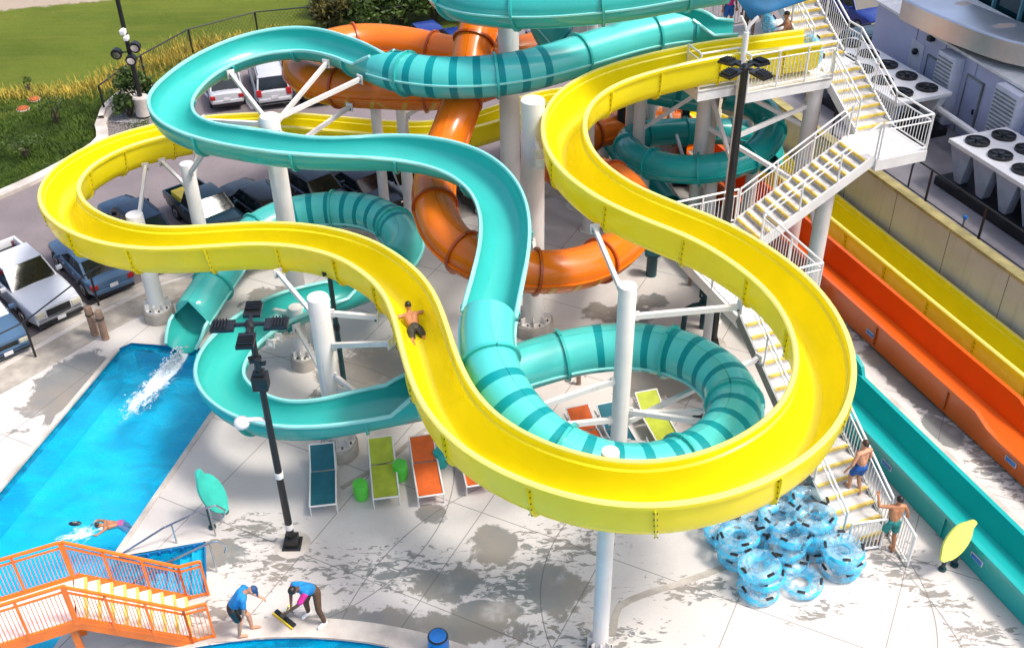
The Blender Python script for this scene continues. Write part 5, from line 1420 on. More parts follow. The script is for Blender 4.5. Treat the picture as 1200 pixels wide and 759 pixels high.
# ------------------------------------------------------------------ cars
CARS = {
 # L, W, belt front, belt mid, belt rear, roof z, (windscreen base x, roof front x, roof rear x, rear glass base x), bottom
 'suv':    dict(L=4.75, W=1.88, hf=.98, hm=1.05, hr=1.08, roof=1.72, c=(.95, .25, -1.85, -2.2)),
 'wagon':  dict(L=4.9, W=1.9, hf=.92, hm=1.0, hr=1.02, roof=1.68, c=(1.15, .35, -1.95, -2.28)),
 'sedan':  dict(L=4.7, W=1.8, hf=.82, hm=.92, hr=.98, roof=1.43, c=(.98, .15, -1.1, -1.75)),
 'coupe':  dict(L=4.6, W=1.8, hf=.82, hm=.92, hr=.96, roof=1.36, c=(.85, .05, -.95, -1.75)),
 'pickup': dict(L=5.7, W=1.98, hf=1.08, hm=1.15, hr=.78, roof=1.86, c=(1.15, .45, -.75, -1.05)),
}
def car(kind, name, label, p, head, paint, group=None, cat='car', cargo=False):
    k = CARS[kind]; L_, W_ = k['L'], k['W']; hw = W_/2
    t = thing(name, label, cat, (p[0], p[1], p[2]), group, math.atan2(head[1], head[0]))
    pt = M[paint]; O = dict(origin=(0, 0, 0))
    xw, xf, xr, xb = k['c']
    xs = [-L_/2, -L_/2+.12, -L_/2+.45, xb, xr, (xw+xb)/2, xw, xw+.5, L_/2-.5, L_/2-.14, L_/2]
    def belt(x):
        if kind == 'pickup' and x < xb: return k['hr']
        if x > xw: return k['hm']+(k['hf']-k['hm'])*(x-xw)/(L_/2-xw)-(.05 if x > L_/2-.2 else 0)
        if x < xb: return k['hr']-(.03 if x < -L_/2+.1 else 0)
        return k['hm']
    def hwid(x): e = abs(x)/(L_/2); return hw*(1-.10*max(0, e-.72)/.28*1.0) if e > .72 else hw
    mb = MB(); rings = []
    for x in xs:
        ww, zt = hwid(x), belt(x); zb = .30 if abs(x) < L_/2-.2 else .38
        half = [(.0, zb), (ww-.10, zb), (ww-.01, zb+.10), (ww, zb+.24), (ww, zt-.22), (ww-.03, zt-.08), (ww-.12, zt-.01), (ww*.5, zt+.02), (0, zt+.03)]
        if kind == 'pickup' and x < xb-.01: half[-2] = (ww*.5, zt); half[-1] = (0, zt)
        rings.append([V(x, y, z) for y, z in half]+[V(x, -y, z) for y, z in half[-2:0:-1]])
    n = len(rings[0])
    mb.v = [q for r in rings for q in r]
    for i in range(len(rings)-1):
        for j in range(n): mb.f.append((i*n+j, (i+1)*n+j, (i+1)*n+(j+1) % n, i*n+(j+1) % n)); mb.m.append(0)
    mb.f += [tuple(range(n)), tuple(range((len(rings)-1)*n+n-1, (len(rings)-1)*n-1, -1))]; mb.m += [0, 0]
    wb = L_*.295
    for sx in (-1, 1):
        for s in (-1, 1): mb.cyl((sx*wb, s*(hw-.05), .36), (sx*wb, s*(hw+.008), .36), .42, .42, 20, 1)
    for sx in (-1, 1): mb.box((sx*(L_/2-.03), 0, .42), (.14, W_*.86, .16), 1)
    b = mb.build('body', [pt, M['rubber']], t, angle=35, bevel=.045, **O)
    # cabin
    zb = k['hm']-.02; zt = k['roof']; wt = hw*.76; w2 = hw-.09
    rw_ = [V(xw, w2, zb), V(xf, wt, zt-.05), V(xr, wt, zt-.05), V(xb, w2, zb)]
    base = rw_+[V(q.x, -q.y, q.z) for q in rw_]
    cab = MB(); cab.add(base, [(0, 1, 2, 3), (7, 6, 5, 4), (0, 4, 5, 1), (2, 6, 7, 3), (1, 5, 6, 2), (0, 3, 7, 4)])
    cab.build('cabin', pt, b, smooth=False, bevel=.04, **O)
    rf_ = MB(); q = [V(xf+.05, wt-.02, zt-.045), V(xr-.05, wt-.02, zt-.045), V(xr-.05, -wt+.02, zt-.045), V(xf+.05, -wt+.02, zt-.045)]
    q2 = [V(xf-.12, wt-.12, zt), V(xr+.12, wt-.12, zt), V(xr+.12, -wt+.12, zt), V(xf-.12, -wt+.12, zt)]
    rf_.add(q+q2, [(0, 1, 5, 4), (1, 2, 6, 5), (2, 3, 7, 6), (3, 0, 4, 7), (4, 5, 6, 7)]); rf_.build('roof', pt, b, angle=50, **O)
    if kind in ('suv', 'wagon'):
        rr = MB()
        for s in (-1, 1): rr.tube([(xf-.2, s*(wt-.06), zt), (xf-.35, s*(wt-.06), zt+.06), (xr+.35, s*(wt-.06), zt+.06), (xr+.2, s*(wt-.06), zt)], .02, 6)
        rr.build('roof_rail', M['black'], b, **O)
    def pane(a, b_, c, d, inset, nm, par, off=.012):
        ctr = (a+b_+c+d)/4; nr = (b_-a).cross(d-a).normalized()
        if nr.dot(ctr-V((xf+xr)/2, 0, zb+.2)) < 0: nr = -nr
        vs = [x.lerp(ctr, inset)+nr*off for x in (a, b_, c, d)]
        return vs+[x-nr*.03 for x in vs]
    FS = [(0, 1, 2, 3), (7, 6, 5, 4), (0, 4, 5, 1), (1, 5, 6, 2), (2, 6, 7, 3), (3, 7, 4, 0)]
    MB().add(pane(base[0], base[4], base[5], base[1], .09, '', b), FS).build('windshield', M['glass'], t, smooth=False, **O)
    MB().add(pane(base[3], base[7], base[6], base[2], .12, '', b), FS).build('rear_window', M['glass'], t, smooth=False, **O)
    for s in (0, 1):
        B_ = base[4*s:4*s+4]; sw_ = MB(); cuts = [0, .52, 1] if kind in ('pickup', 'sedan', 'coupe') else [0, .38, .72, 1]
        for i in range(len(cuts)-1):
            f0_, f1_ = cuts[i], cuts[i+1]
            lo0, lo1 = B_[0].lerp(B_[3], f0_), B_[0].lerp(B_[3], f1_); hi0, hi1 = B_[1].lerp(B_[2], f0_), B_[1].lerp(B_[2], f1_)
            sw_.add(pane(lo0, lo1, hi1, hi0, .13, '', b), FS)
        sw_.build('side_window', M['glass'], t, smooth=False, **O)
        s_ = 1 if s == 0 else -1
        MB().box((xw-.28, s_*(hw+.10), zb+.12), (.10, .22, .16)).build('mirror', pt, t, bevel=.02, **O)
        # lights
        MB().box((L_/2-.06, s_*(hw*.70), belt(L_/2)-.20), (.20, .36, .20)).build('headlight', M['clear_lens'], t, bevel=.03, **O)
        MB().box((-L_/2+.04, s_*(hw*.80), (.95 if kind != 'pickup' else .88)-(.14 if kind in ('sedan', 'coupe') else 0)), (.14, .26 if kind != 'pickup' else .16, .20 if kind in ('sedan', 'coupe') else .34)).build('tail_light', M['red_lens'], t, bevel=.02, **O)
        hd = MB()
        for x in (.35, -.62): hd.box((x, s_*(hw+.005), zb-.14), (.18, .03, .035))
        hd.build('door_handle', M['chrome'], t, smooth=False, **O)
    gr = MB().box((L_/2+.005, 0, belt(L_/2)-.20), (.07, W_*.46, .26 if kind == 'pickup' else .20)); gr.build('grille', M['black'], t, bevel=.01, **O)
    MB().box((L_/2+.03, 0, .62 if kind != 'sedan' else .55), (.10, W_*.84, .10)).build('front_bumper', M['chrome'] if kind == 'pickup' else pt, t, bevel=.03, **O)
    MB().box((-L_/2-.03, 0, .58), (.12, W_*.84, .16)).build('rear_bumper', M['chrome'] if kind == 'pickup' else pt, t, bevel=.03, **O)
    MB().box((-L_/2-.10, 0, .66 if kind in ('pickup',) else .74), (.02, .32, .16)).build('licence_plate', M['plate'], t, smooth=False, **O)
    MB().box((L_/2+.085, 0, .5), (.02, .32, .14)).build('licence_plate', M['plate'], t, smooth=False, **O)
    if kind == 'pickup':
        bd = MB()
        for s in (-1, 1): bd.box(((xb-L_/2)/2-.02, s*(hw-.06), .95), (L_/2+xb-.06, .10, .42))
        bd.box((-L_/2+.06, 0, .95), (.10, W_-.14, .42)); bd.build('bed_side', pt, t, bevel=.025, **O)
        MB().box(((xb-L_/2)/2, 0, .805), (L_/2+xb-.14, W_-.26, .03)).build('bed_liner', M['rubber'], t, smooth=False, **O)
    for sx in (-1, 1):
        for s in (-1, 1):
            wc = V(sx*wb, s*(hw-.09), .36)
            wl = MB().lathe([(.20, -.11), (.33, -.115), (.36, -.08), (.36, .08), (.33, .115), (.20, .11)], wc, 22, 0, (0, s, 0)).build('wheel', M['rubber'], t, angle=40, **O)
            ri = MB().lathe([(.23, .10), (.225, .125), (.05, .105), (.0, .11)], wc, 18, 0, (0, s, 0))
            ri.build('rim', M['rim'], wl, angle=30, **O)
    return t
z_ = -.13
HD = V(.65, -.76, 0); G1 = 'cars parked along the kerb'; G2 = 'cars in the far row'; G3 = 'cars beyond the stair tower'
def carat(kind, name, label, u, v, z, paint, head, group=G1, cat='car'):
    """u, v, z = middle of the car as surveyed at height z"""
    q = at(u, v, z*.75); o = car(kind, name, label, V(q.x, q.y, z_), Vector(head).normalized(), paint, group, cat)
    k = {G1: .70, G2: .80, G3: .85}[group]; o.scale = (k, k, k); return o
def nose(kind, name, label, p, paint, head, cat='car', tail=False):
    k = .80; h = Vector(head).normalized(); c = Vector(p)-h*(k*CARS[kind]['L']/2*(-1 if tail else 1)); c.z = z_
    o = car(kind, name, label, c, h, paint, G1, cat); o.scale = (k, k, k); return o
nose('pickup', 'pickup_truck', 'white pickup truck parked nose to the pool deck kerb', at(72, 372, .2), 'car_white', V(.70, -.714, 0), 'pickup')
nose('coupe', 'parked_car', 'blue grey coupe with its tail to the kerb beside the white pickup', at(135, 340, .2), 'car_steel', V(-.64, .77, 0), tail=True)
nose('suv', 'parked_car', 'pale blue car cut by the left edge of the picture', at(10, 415, .2), 'car_steel', V(.68, -.73, 0))
carat('suv', 'parked_car', 'dark blue sport utility car under the left yellow bend', 155, 247, 1.0, 'car_navy', -HD)
carat('pickup', 'pickup_truck', 'dark teal pickup with open bed behind the yellow flume', 243, 240, .9, 'car_teal', HD, G1, 'pickup')
b_ = at(214, 229, .75)
tag(MB().box(b_, (.8, .45, .2), 0, (.65, -.76, 0)).build('timber_load', M['tool_yellow'], origin=b_, smooth=False), 'yellowish timber lying in the bed of the dark pickup', 'timber')
carat('suv', 'parked_car', 'black sport utility car with red tail lights facing the slides', 300, 226, 1.0, 'car_black', -HD)
carat('suv', 'parked_car', 'dark grey car nose out behind the striped teal tube', 372, 214, 1.0, 'car_grey', HD)
carat('sedan', 'parked_car', 'black car right of the dark grey car, mostly hidden by the teal tube', 428, 212, .8, 'car_black', HD)
carat('suv', 'parked_car', 'silver car seen between the orange loop and the striped tube', 470, 200, 1.0, 'car_silver', HD)
carat('suv', 'parked_car', 'black wheeled car glimpsed behind the steep orange tube', 556, 215, .8, 'car_black', HD)
carat('sedan', 'parked_car', 'silver hatchback in the far row, left of the silver estate', 262, 95, .6, 'car_silver', V(-.28, .96, 0), G2)
carat('wagon', 'parked_car', 'silver estate car in the far row seen through the teal bend', 315, 88, .8, 'car_silver', V(-.28, .96, 0), G2)
carat('suv', 'parked_car', 'black car in the far row right of the silver estate', 366, 86, .8, 'car_black', V(-.28, .96, 0), G2)
carat('pickup', 'pickup_truck', 'royal blue pickup at the far fence behind the upper orange tube', 505, 48, .8, 'car_royal', V(.9, .43, 0), G2, 'pickup')
carat('suv', 'parked_car', 'blue car in the far row just left of the tall white column', 575, 52, .9, 'car_royal', V(-.28, .96, 0), G2)
carat('suv', 'parked_car', 'white car in the far row right of the tall white column', 645, 40, .9, 'car_white', V(-.28, .96, 0), G2)
carat('suv', 'parked_car', 'blue sport utility car parked beyond the top landing of the tower', 1006, 6, .9, 'car_royal', V(.35, -.94, 0), G3)
carat('sedan', 'parked_car', 'silver car parked beyond the tower nearest the plant room corner', 1046, 6, .8, 'car_silver', V(.3, -.95, 0), G3)
carat('suv', 'parked_car', 'dark teal car close behind the corner of the plant room', 1030, 52, .8, 'car_teal', V(.94, .34, 0), G3)
# ------------------------------------------------------------------ people
def remesh(mb, name, mat, par, vox=.014, sm=2):
    me = bpy.data.meshes.new('tmp'); me.from_pydata(mb.v, [], mb.f)
    o = bpy.data.objects.new('tmp', me); COL.objects.link(o)
    md = o.modifiers.new('r', 'REMESH'); md.mode = 'VOXEL'; md.voxel_size = vox; md.use_smooth_shade = True
    if sm: m2 = o.modifiers.new('s', 'SMOOTH'); m2.iterations = sm; m2.factor = .5
    dg = bpy.context.evaluated_depsgraph_get(); dg.update()
    r = bpy.data.meshes.new_from_object(o.evaluated_get(dg)); r.name = name
    bpy.data.objects.remove(o); bpy.data.meshes.remove(me)
    r.materials.clear(); r.materials.append(mat)
    r.polygons.foreach_set('use_smooth', [True]*len(r.polygons))
    ob = bpy.data.objects.new(name, r); COL.objects.link(ob); ob.parent = par
    return ob
BASE = dict(hip=(.095, 0, .92), knee=(.11, .02, .50), ank=(.11, -.02, .09), sh=(.185, 0, 1.42), elb=(.25, -.02, 1.13), wr=(.27, .06, .88))
def person(label, p, rz, J, skin, hair, clothes, ht=1.75, shoes=None, cap=None, fing=True):
    """J: joints in a local frame (x right, y forward, z up); L/R suffix; clothes: list of (part, material)"""
    t = thing('person', label, 'person', p, None, rz); k = ht/1.75
    S = lambda q: V(*q)*k
    g = {}
    for s, sx in (('R', 1), ('L', -1)):
        for nm, q in BASE.items(): g[nm+s] = V(q[0]*sx, q[1], q[2])
    g['pel'] = V(0, 0, .95); g['bel'] = V(0, .01, 1.12); g['chest'] = V(0, .0, 1.32); g['neck'] = V(0, .0, 1.48); g['head'] = V(0, .02, 1.63)
    for a, q in J.items(): g[a] = V(*q)
    for a in g: g[a] = g[a]*k
    up = (g['head']-g['neck']).normalized(); look = g.get('look')
    mb = MB(); r_ = lambda x: x*k
    def limb(a, b, ra, rb): mb.capsule(g[a], g[b], r_(ra), r_(rb))
    mb.capsule(g['pel']-V(.055, 0, 0)*k, g['pel']+V(.055, 0, 0)*k, r_(.105)); limb('pel', 'bel', .125, .115)
    side = (g['shR']-g['shL']).normalized()
    for q in (-.06, .06): mb.capsule(g['bel']+side*q*k*.7, g['chest']+side*q*k*1.2, r_(.10), r_(.115))
    mb.capsule(g['shL'].lerp(g['shR'], .12), g['shL'].lerp(g['shR'], .88), r_(.068))
    mb.capsule(g['chest'], g['neck'], r_(.10), r_(.052)); mb.capsule(g['neck'], g['head']-up*.03*k, r_(.055), r_(.058))
    for s in 'LR':
        limb('hip'+s, 'knee'+s, .082, .056); kn, an = g['knee'+s], g['ank'+s]
        mb.capsule(kn, kn.lerp(an, .35), r_(.054), r_(.056)); mb.capsule(kn.lerp(an, .35), an, r_(.056), r_(.036))
        toe = g.get('toe'+s) or (an+V(0, .16, -.05)*k); mb.capsule(an-V(0, 0, .03)*k, toe, r_(.042), r_(.032))
        mb.capsule(g['sh'+s], g['elb'+s], r_(.056), r_(.042)); mb.capsule(g['elb'+s], g['wr'+s], r_(.042), r_(.028))
        # hand: palm, four fingers of unequal length and a thumb from its side
        wv = (g['wr'+s]-g['elb'+s]).normalized(); sv = wv.cross(V(0, 1, 0))
        if sv.length < .1: sv = wv.cross(V(1, 0, 0))
        sv.normalize(); nv = wv.cross(sv); pl = g['wr'+s]+wv*.055*k
        for q in (-.02, .02): mb.capsule(g['wr'+s]+sv*q*.5*k, pl+sv*q*1.3*k, r_(.020), r_(.019))
        for f, lf in ((-.034, .058), (-.012, .07), (.011, .066), (.033, .05)):
            a0 = pl+sv*f*k+wv*.012*k; a1 = a0+wv*lf*.55*k+nv*.012*k; a2 = a1+wv*lf*.35*k+nv*.028*k
            mb.capsule(a0, a1, r_(.0125), r_(.0115), 6); mb.capsule(a1, a2, r_(.0115), r_(.0105), 6)
        t0 = g['wr'+s]+sv*.028*k+wv*.02*k; mb.capsule(t0, t0+sv*.035*k+wv*.035*k+nv*.02*k, r_(.014), r_(.012), 6)
    fw = g['look']-V(0, 0, 0) if look is not None else V(0, 1, 0)
    fw = (fw-up*fw.dot(up)).normalized(); rt = fw.cross(up).normalized()
    h0 = len(mb.v); hc = g['head']
    mb.ball((0, 0, 0), (r_(.074), r_(.092), r_(.108)), 14, 0, 10)
    # jaw, nose, ears
    mb.ball((0, r_(.025), r_(-.06)), (r_(.052), r_(.062), r_(.055)), 10)
    mb.capsule((0, r_(.088), r_(.012)), (0, r_(.105), r_(-.018)), r_(.012), r_(.016), 6)
    for sx in (-1, 1): mb.ball((sx*r_(.076), r_(-.005), r_(-.005)), (r_(.014), r_(.024), r_(.033)), 8)
    mb.capsule((r_(-.022), r_(.083), r_(-.052)), (r_(.022), r_(.083), r_(-.052)), r_(.008), None, 6)
    for i in range(h0, len(mb.v)): q = mb.v[i]; mb.v[i] = hc+rt*q.x+fw*q.y+up*q.z
    body = remesh(mb, 'body', skin, t, .0115*k)
    hm = MB(); h0 = 0
    if cap:
        hm.ball((0, r_(-.002), r_(.03)), (r_(.085), r_(.103), r_(.095)), 14, 0, 8); hm.box((0, r_(.12), r_(.055)), (r_(.13), r_(.13), r_(.014)))
    else: hm.ball((0, r_(-.012), r_(.028)), (r_(.083), r_(.095), r_(.098)), 14, 0, 8)
    hm.v = [hc+rt*q.x+fw*q.y+up*(max(q.z, r_(-.03) if not cap else r_(.02))) for q in hm.v]
    if cap: hm.build('cap', cap, t, origin=(0, 0, 0))
    else: hm.build('hair', hair, t, origin=(0, 0, 0))
    ey = MB()
    for sx in (-1, 1): q = V(sx*r_(.032), r_(.084), r_(.014)); ey.ball(hc+rt*q.x+fw*q.y+up*q.z, r_(.010), 6)
    ey.build('eyes', M['eye'], t, origin=(0, 0, 0))
    for part, mat in clothes:
        c = MB()
        if part in ('swim_trunks', 'shorts'):
            c.capsule(g['pel']-V(.055, 0, 0)*k, g['pel']+V(.055, 0, 0)*k, r_(.122)); c.capsule(g['pel'], g['pel'].lerp(g['bel'], .35), r_(.135), r_(.128))
            for s in 'LR': c.capsule(g['hip'+s], g['hip'+s].lerp(g['knee'+s], .62), r_(.105), r_(.098))
        elif part == 'trousers':
            c.capsule(g['pel']-V(.05, 0, 0)*k, g['pel']+V(.05, 0, 0)*k, r_(.118)); c.capsule(g['pel'], g['pel'].lerp(g['bel'], .4), r_(.132), r_(.125))
            for s in 'LR': c.capsule(g['hip'+s], g['knee'+s], r_(.098), r_(.07)); c.capsule(g['knee'+s], g['ank'+s]+V(0, 0, .02)*k, r_(.07), r_(.052))
        elif part == 'shirt':
            c.capsule(g['pel'].lerp(g['bel'], .5), g['bel'], r_(.135), r_(.13))
            for q in (-.06, .06): c.capsule(g['bel']+side*q*k*.7, g['chest']+side*q*k*1.2, r_(.115), r_(.128))
            c.capsule(g['shL'].lerp(g['shR'], .08), g['shL'].lerp(g['shR'], .92), r_(.08))
            for s in 'LR': c.capsule(g['sh'+s], g['sh'+s].lerp(g['elb'+s], .62), r_(.072), r_(.066))
        elif part == 'sleeves':
            for s in 'LR': c.capsule(g['sh'+s].lerp(g['elb'+s], .1), g['sh'+s].lerp(g['elb'+s], .8), r_(.078), r_(.068))
        remesh(c, part, mat, t, .016*k)
    if shoes:
        for s in 'LR':
            an = g['ank'+s]; toe = g.get('toe'+s) or (an+V(0, .16, -.05)*k); c = MB(); c.capsule(an-V(0, .03, .05)*k, toe+V(0, .01, .005)*k, r_(.055), r_(.046)); remesh(c, 'shoe', shoes, t, .014*k)
    return t
rzA = math.atan2(AX.y, AX.x)-math.pi/2
# climbing boy
a_ = 13.95; zst = r1_*3
person('boy in blue swim trunks climbing the white stair', w(13.5, a_, zst), rzA+.1,
       dict(kneeR=(.11, .10, .52), ankR=(.11, -.06, .09), kneeL=(-.11, .16, .58), ankL=(-.11, .10, .27), elbL=(-.33, -.03, 1.16), wrL=(-.36, .08, .93), elbR=(.27, .02, 1.14), wrR=(.27, .16, .93), head=(.02, .05, 1.63), chest=(0, .05, 1.32), neck=(0, .05, 1.48)),
       M['skin1'], M['hair2'], [('swim_trunks', M['trunk_blue'])], 1.66)
person('boy in green trunks at the stair gate with one arm raised', w(13.55, 12.66, 0), rzA-.25,
       dict(elbL=(-.40, .10, 1.42), wrL=(-.42, .22, 1.66), elbR=(.34, .06, 1.18), wrR=(.42, .16, .96), kneeL=(-.13, .06, .5), ankL=(-.14, .10, .09), ankR=(.12, -.12, .09), kneeR=(.12, .0, .5), head=(.05, .06, 1.62), chest=(.03, .05, 1.32), neck=(.04, .05, 1.47), shR=(.21, .04, 1.40), shL=(-.15, .04, 1.43)),
       M['skin2'], M['hair'], [('swim_trunks', M['trunk_green'])], 1.62)
# worker bent to the right
person('person in blue shirt and navy cap bending over beside the orange stair', at(287, 742), math.pi/2*-1+.15,
       dict(pel=(0, -.12, .90), bel=(0, -.02, 1.07), chest=(0, .12, 1.23), neck=(0, .22, 1.32), head=(0, .36, 1.36), shL=(-.18, .16, 1.27), shR=(.18, .16, 1.27), elbR=(.21, .14, .99), wrR=(.18, .08, .74), elbL=(-.22, .30, 1.02), wrL=(-.17, .48, .90),
            hipR=(.095, -.12, .88), hipL=(-.095, -.12, .88), kneeR=(.10, -.02, .48), ankR=(.10, -.10, .09), kneeL=(-.1, .14, .49), ankL=(-.1, .16, .09), look=(0, .6, -1)),
       M['skin1'], M['hair2'], [('shirt', M['shirt_blue']), ('shorts', M['black'])], 1.7, None, M['cap_blue'])
# squeegee worker, bent, facing the lower left
ws = person('person in blue shirt and brown trousers bent over a floor squeegee', at(369, 727), math.pi*.80,
       dict(pel=(0, -.08, .94), bel=(0, .03, 1.09), chest=(0, .18, 1.24), neck=(0, .30, 1.33), head=(.0, .41, 1.40), shL=(-.18, .22, 1.28), shR=(.18, .22, 1.28), elbR=(.24, .30, 1.02), wrR=(.10, .46, .86), elbL=(-.10, .42, 1.02), wrL=(.16, .62, .74),
            hipR=(.10, -.10, .90), hipL=(-.10, -.10, .90), kneeR=(.19, .0, .49), ankR=(.24, -.06, .09), kneeL=(-.19, .0, .49), ankL=(-.24, -.06, .09), look=(0, .3, -1)),
       M['skin3'], M['hair'], [('shirt', M['shirt_blue']), ('sleeves', M['pink']), ('trousers', M['trouser'])], 1.72, M['shoe'])
mw = Matrix.Rotation(math.pi*.80, 4, 'Z'); o0 = at(369, 727); h1 = o0+mw@V(.13, .54, .80); h0_ = o0+mw@V(.22, .22, .86)
tip = at(334, 724, .04); t = thing('squeegee', 'yellow and black floor squeegee pushed over the wet deck', 'squeegee', tip)
hd = (h1-tip).normalized(); MB().cyl(tip, tip+hd*1.35, .017, n=8).build('handle', M['black'], t)
mb = MB()
for f in (.55, .95, 1.3): mb.cyl(tip+hd*f, tip+hd*(f+.1), .024, n=8)
mb.build('grip', M['tool_yellow'], t)
bx = (at(341, 731)-at(326, 719)).normalized(); MB().box(tip+V(0, 0, .0), (.62, .10, .06), 0, bx).build('head', M['black'], t, bevel=.01)
MB().box(tip+V(-.04, -.07, -.01), (.64, .03, .08), 0, bx).build('blade', M['tool_yellow'], t, smooth=False)
# rider lying prone, head first
def proj(p):
    d = p-V(0, 0, H); kz = d.dot(_F); return CX+FPX*d.dot(_R)/kz, CY-FPX*d.dot(_U)/kz
best = min(range(len(ypath)), key=lambda i: (lambda q: (q[0]-491)**2+(q[1]-388)**2)(proj(ypath[i]+V(0, 0, -.85))))
pt_ = ypath[best]; tdir, sdr, ndr = frame(ypath, best); rzr = math.atan2(tdir.y, tdir.x)-math.pi/2
sl = tdir.z
person('boy in dark trunks riding the yellow flume head first on his belly', pt_+V(0, 0, -.93), rzr,
       dict(pel=(0, -.0, .15), bel=(0, .17, .17), chest=(0, .36, .22), neck=(0, .52, .30), head=(0, .60, .43), shL=(-.19, .45, .26), shR=(.19, .45, .26), elbL=(-.40, .40, .30), wrL=(-.50, .22, .26), elbR=(.40, .42, .30), wrR=(.52, .28, .27),
            hipR=(.10, -.03, .13), hipL=(-.10, -.03, .13), kneeR=(.16, -.42, .09), kneeL=(-.16, -.42, .09), ankR=(.22, -.80, .08), ankL=(-.18, -.80, .08), toeR=(.22, -.95, .05), toeL=(-.18, -.95, .05), look=(0, 1, .2)),
       M['skin2'], M['hair'], [('swim_trunks', M['trunk_dark'])], 1.62)
# swimmer
person('swimmer in pink trunks face down in the big pool', at(132, 616, -.16), math.radians(105),
       dict(pel=(0, -.25, .0), bel=(0, -.08, .03), chest=(0, .1, .07), neck=(0, .27, .11), head=(0, .40, .16), shL=(-.18, .2, .10), shR=(.18, .2, .10), elbL=(-.36, .48, .06), wrL=(-.16, .74, .03), elbR=(.34, .46, .06), wrR=(.12, .74, .03),
            hipR=(.1, -.28, -.02), hipL=(-.1, -.28, -.02), kneeR=(.13, -.50, -.34), kneeL=(-.13, -.48, -.36), ankR=(.14, -.62, -.74), ankL=(-.14, -.60, -.76), toeR=(.14, -.74, -.80), toeL=(-.14, -.72, -.82), look=(0, 1, .3)),
       M['skin2'], M['hair2'], [('swim_trunks', M['trunk_pink'])], 1.3)
# people on the tower platform
q = at(881, 55, 6.1)
person('person in blue top standing behind the white mast on the platform', V(q.x, q.y+.6, 6.1), math.pi*.9, {}, M['skin3'], M['hair'], [('shirt', M['trunk_blue']), ('shorts', M['trunk_dark'])], 1.7)
q = at(925, 62, 6.1)
person('dark haired person sitting at the start of the yellow flume with a clear tube', V(q.x, q.y+.35, 6.1), math.pi*.45,
       dict(pel=(0, 0, .45), bel=(0, .06, .60), chest=(0, .10, .80), neck=(0, .12, .96), head=(0, .15, 1.1), shL=(-.18, .1, .90), shR=(.18, .1, .90), elbL=(-.24, .2, .68), wrL=(-.2, .42, .6), elbR=(.24, .2, .68), wrR=(.2, .42, .6),
            hipR=(.1, .04, .42), hipL=(-.1, .04, .42), kneeR=(.12, .46, .46), kneeL=(-.12, .46, .46), ankR=(.12, .5, .06), ankL=(-.12, .5, .06)), M['skin2'], M['hair'], [('swim_trunks', M['black'])], 1.65)
q = at(858, 52, 6.1)
person('person in pink top waiting on the platform near the teal tube mouth', V(q.x, q.y+1.0, 6.1), math.pi*1.1, {}, M['skin2'], M['hair'], [('shirt', M['pink']), ('shorts', M['trunk_blue'])], 1.55)
q = at(905, 45, 6.55)
ring(q.x, q.y+.9, 6.45, 'clear inner tube held upright on the tower platform', R(75), .2)
q = at(958, 48, 7.0); ring(w(18.45, 25.0).x, w(18.45, 25.0).y, 6.5, 'clear inner tube leaning on the upper stair railing', R(80), .3)
# ------------------------------------------------------------------ planting
def leaf_mesh(mb, c, rad, n, size, seed, clumps=14, m=0):
    rnd = random.Random(seed); c = Vector(c); cl = []
    for _ in range(clumps):
        a = rnd.uniform(0, 6.28); e = rnd.uniform(-.3, 1); r = rnd.uniform(.45, .95)
        ce = math.sqrt(max(0, 1-e*e)); cl.append((V(math.cos(a)*ce*rad[0]*r, math.sin(a)*ce*rad[1]*r, e*rad[2]*r), rnd.uniform(.22, .42)))
    for _ in range(n):
        ctr, sr = cl[rnd.randrange(len(cl))]
        p = c+ctr+V(rnd.gauss(0, 1)*rad[0], rnd.gauss(0, 1)*rad[1], rnd.gauss(0, 1)*rad[2])*sr*.62
        if p.z < c.z-rad[2]*.98: continue
        d = V(rnd.gauss(0, 1), rnd.gauss(0, 1), rnd.gauss(.3, .8)).normalized(); e = d.cross(V(rnd.gauss(0, 1), rnd.gauss(0, 1), rnd.gauss(0, 1))).normalized()
        s = size*rnd.uniform(.6, 1.3); mb.add([p-d*s, p+e*s*.45, p+d*s, p-e*s*.45], [(0, 1, 2, 3)], m)
def bush(p, rad, label, mat='leaf', n=1500, size=.10, seed=1, nm='shrub', stem=.25, group='shrubs along the boundary'):
    t = thing(nm, label, 'shrub', p, group); c = Vector(p)+V(0, 0, rad[2]*.9+stem)
    mb = MB(); leaf_mesh(mb, c, rad, n, size, seed); mb.build('foliage', M[mat], t, smooth=False)
    st = MB(); rnd = random.Random(seed+50)
    for _ in range(5): st.tube([Vector(p), Vector(p)+V(rnd.uniform(-.3, .3)*rad[0], rnd.uniform(-.3, .3)*rad[1], rad[2]*.6), Vector(p)+V(rnd.uniform(-.7, .7)*rad[0], rnd.uniform(-.7, .7)*rad[1], rad[2]*1.4)], [.05, .035, .015], 6)
    st.build('stem', M['bark'], t)
g = -.15
bush(at(164, 128, g), (.8, .7, .8), 'green bush at the foot of the lamp post beside the lawn', seed=2, n=1600, size=.11)
bush(at(152, 138, g), (.6, .5, .4), 'low green bush in the gravel bed', seed=3, n=700, size=.10)
bush(at(66, 145, g), (.6, .5, .55), 'small dark sapling bush on the grassy bank', seed=4, n=200, size=.07)
bush(at(30, 183, g), (.8, .6, .3), 'low dark weed clump lower on the grassy bank', seed=5, n=300, size=.07)
bush(at(35, 108, g), (.2, .2, .25), 'tiny weed at the edge of the golden grass', seed=6, n=90, size=.06)
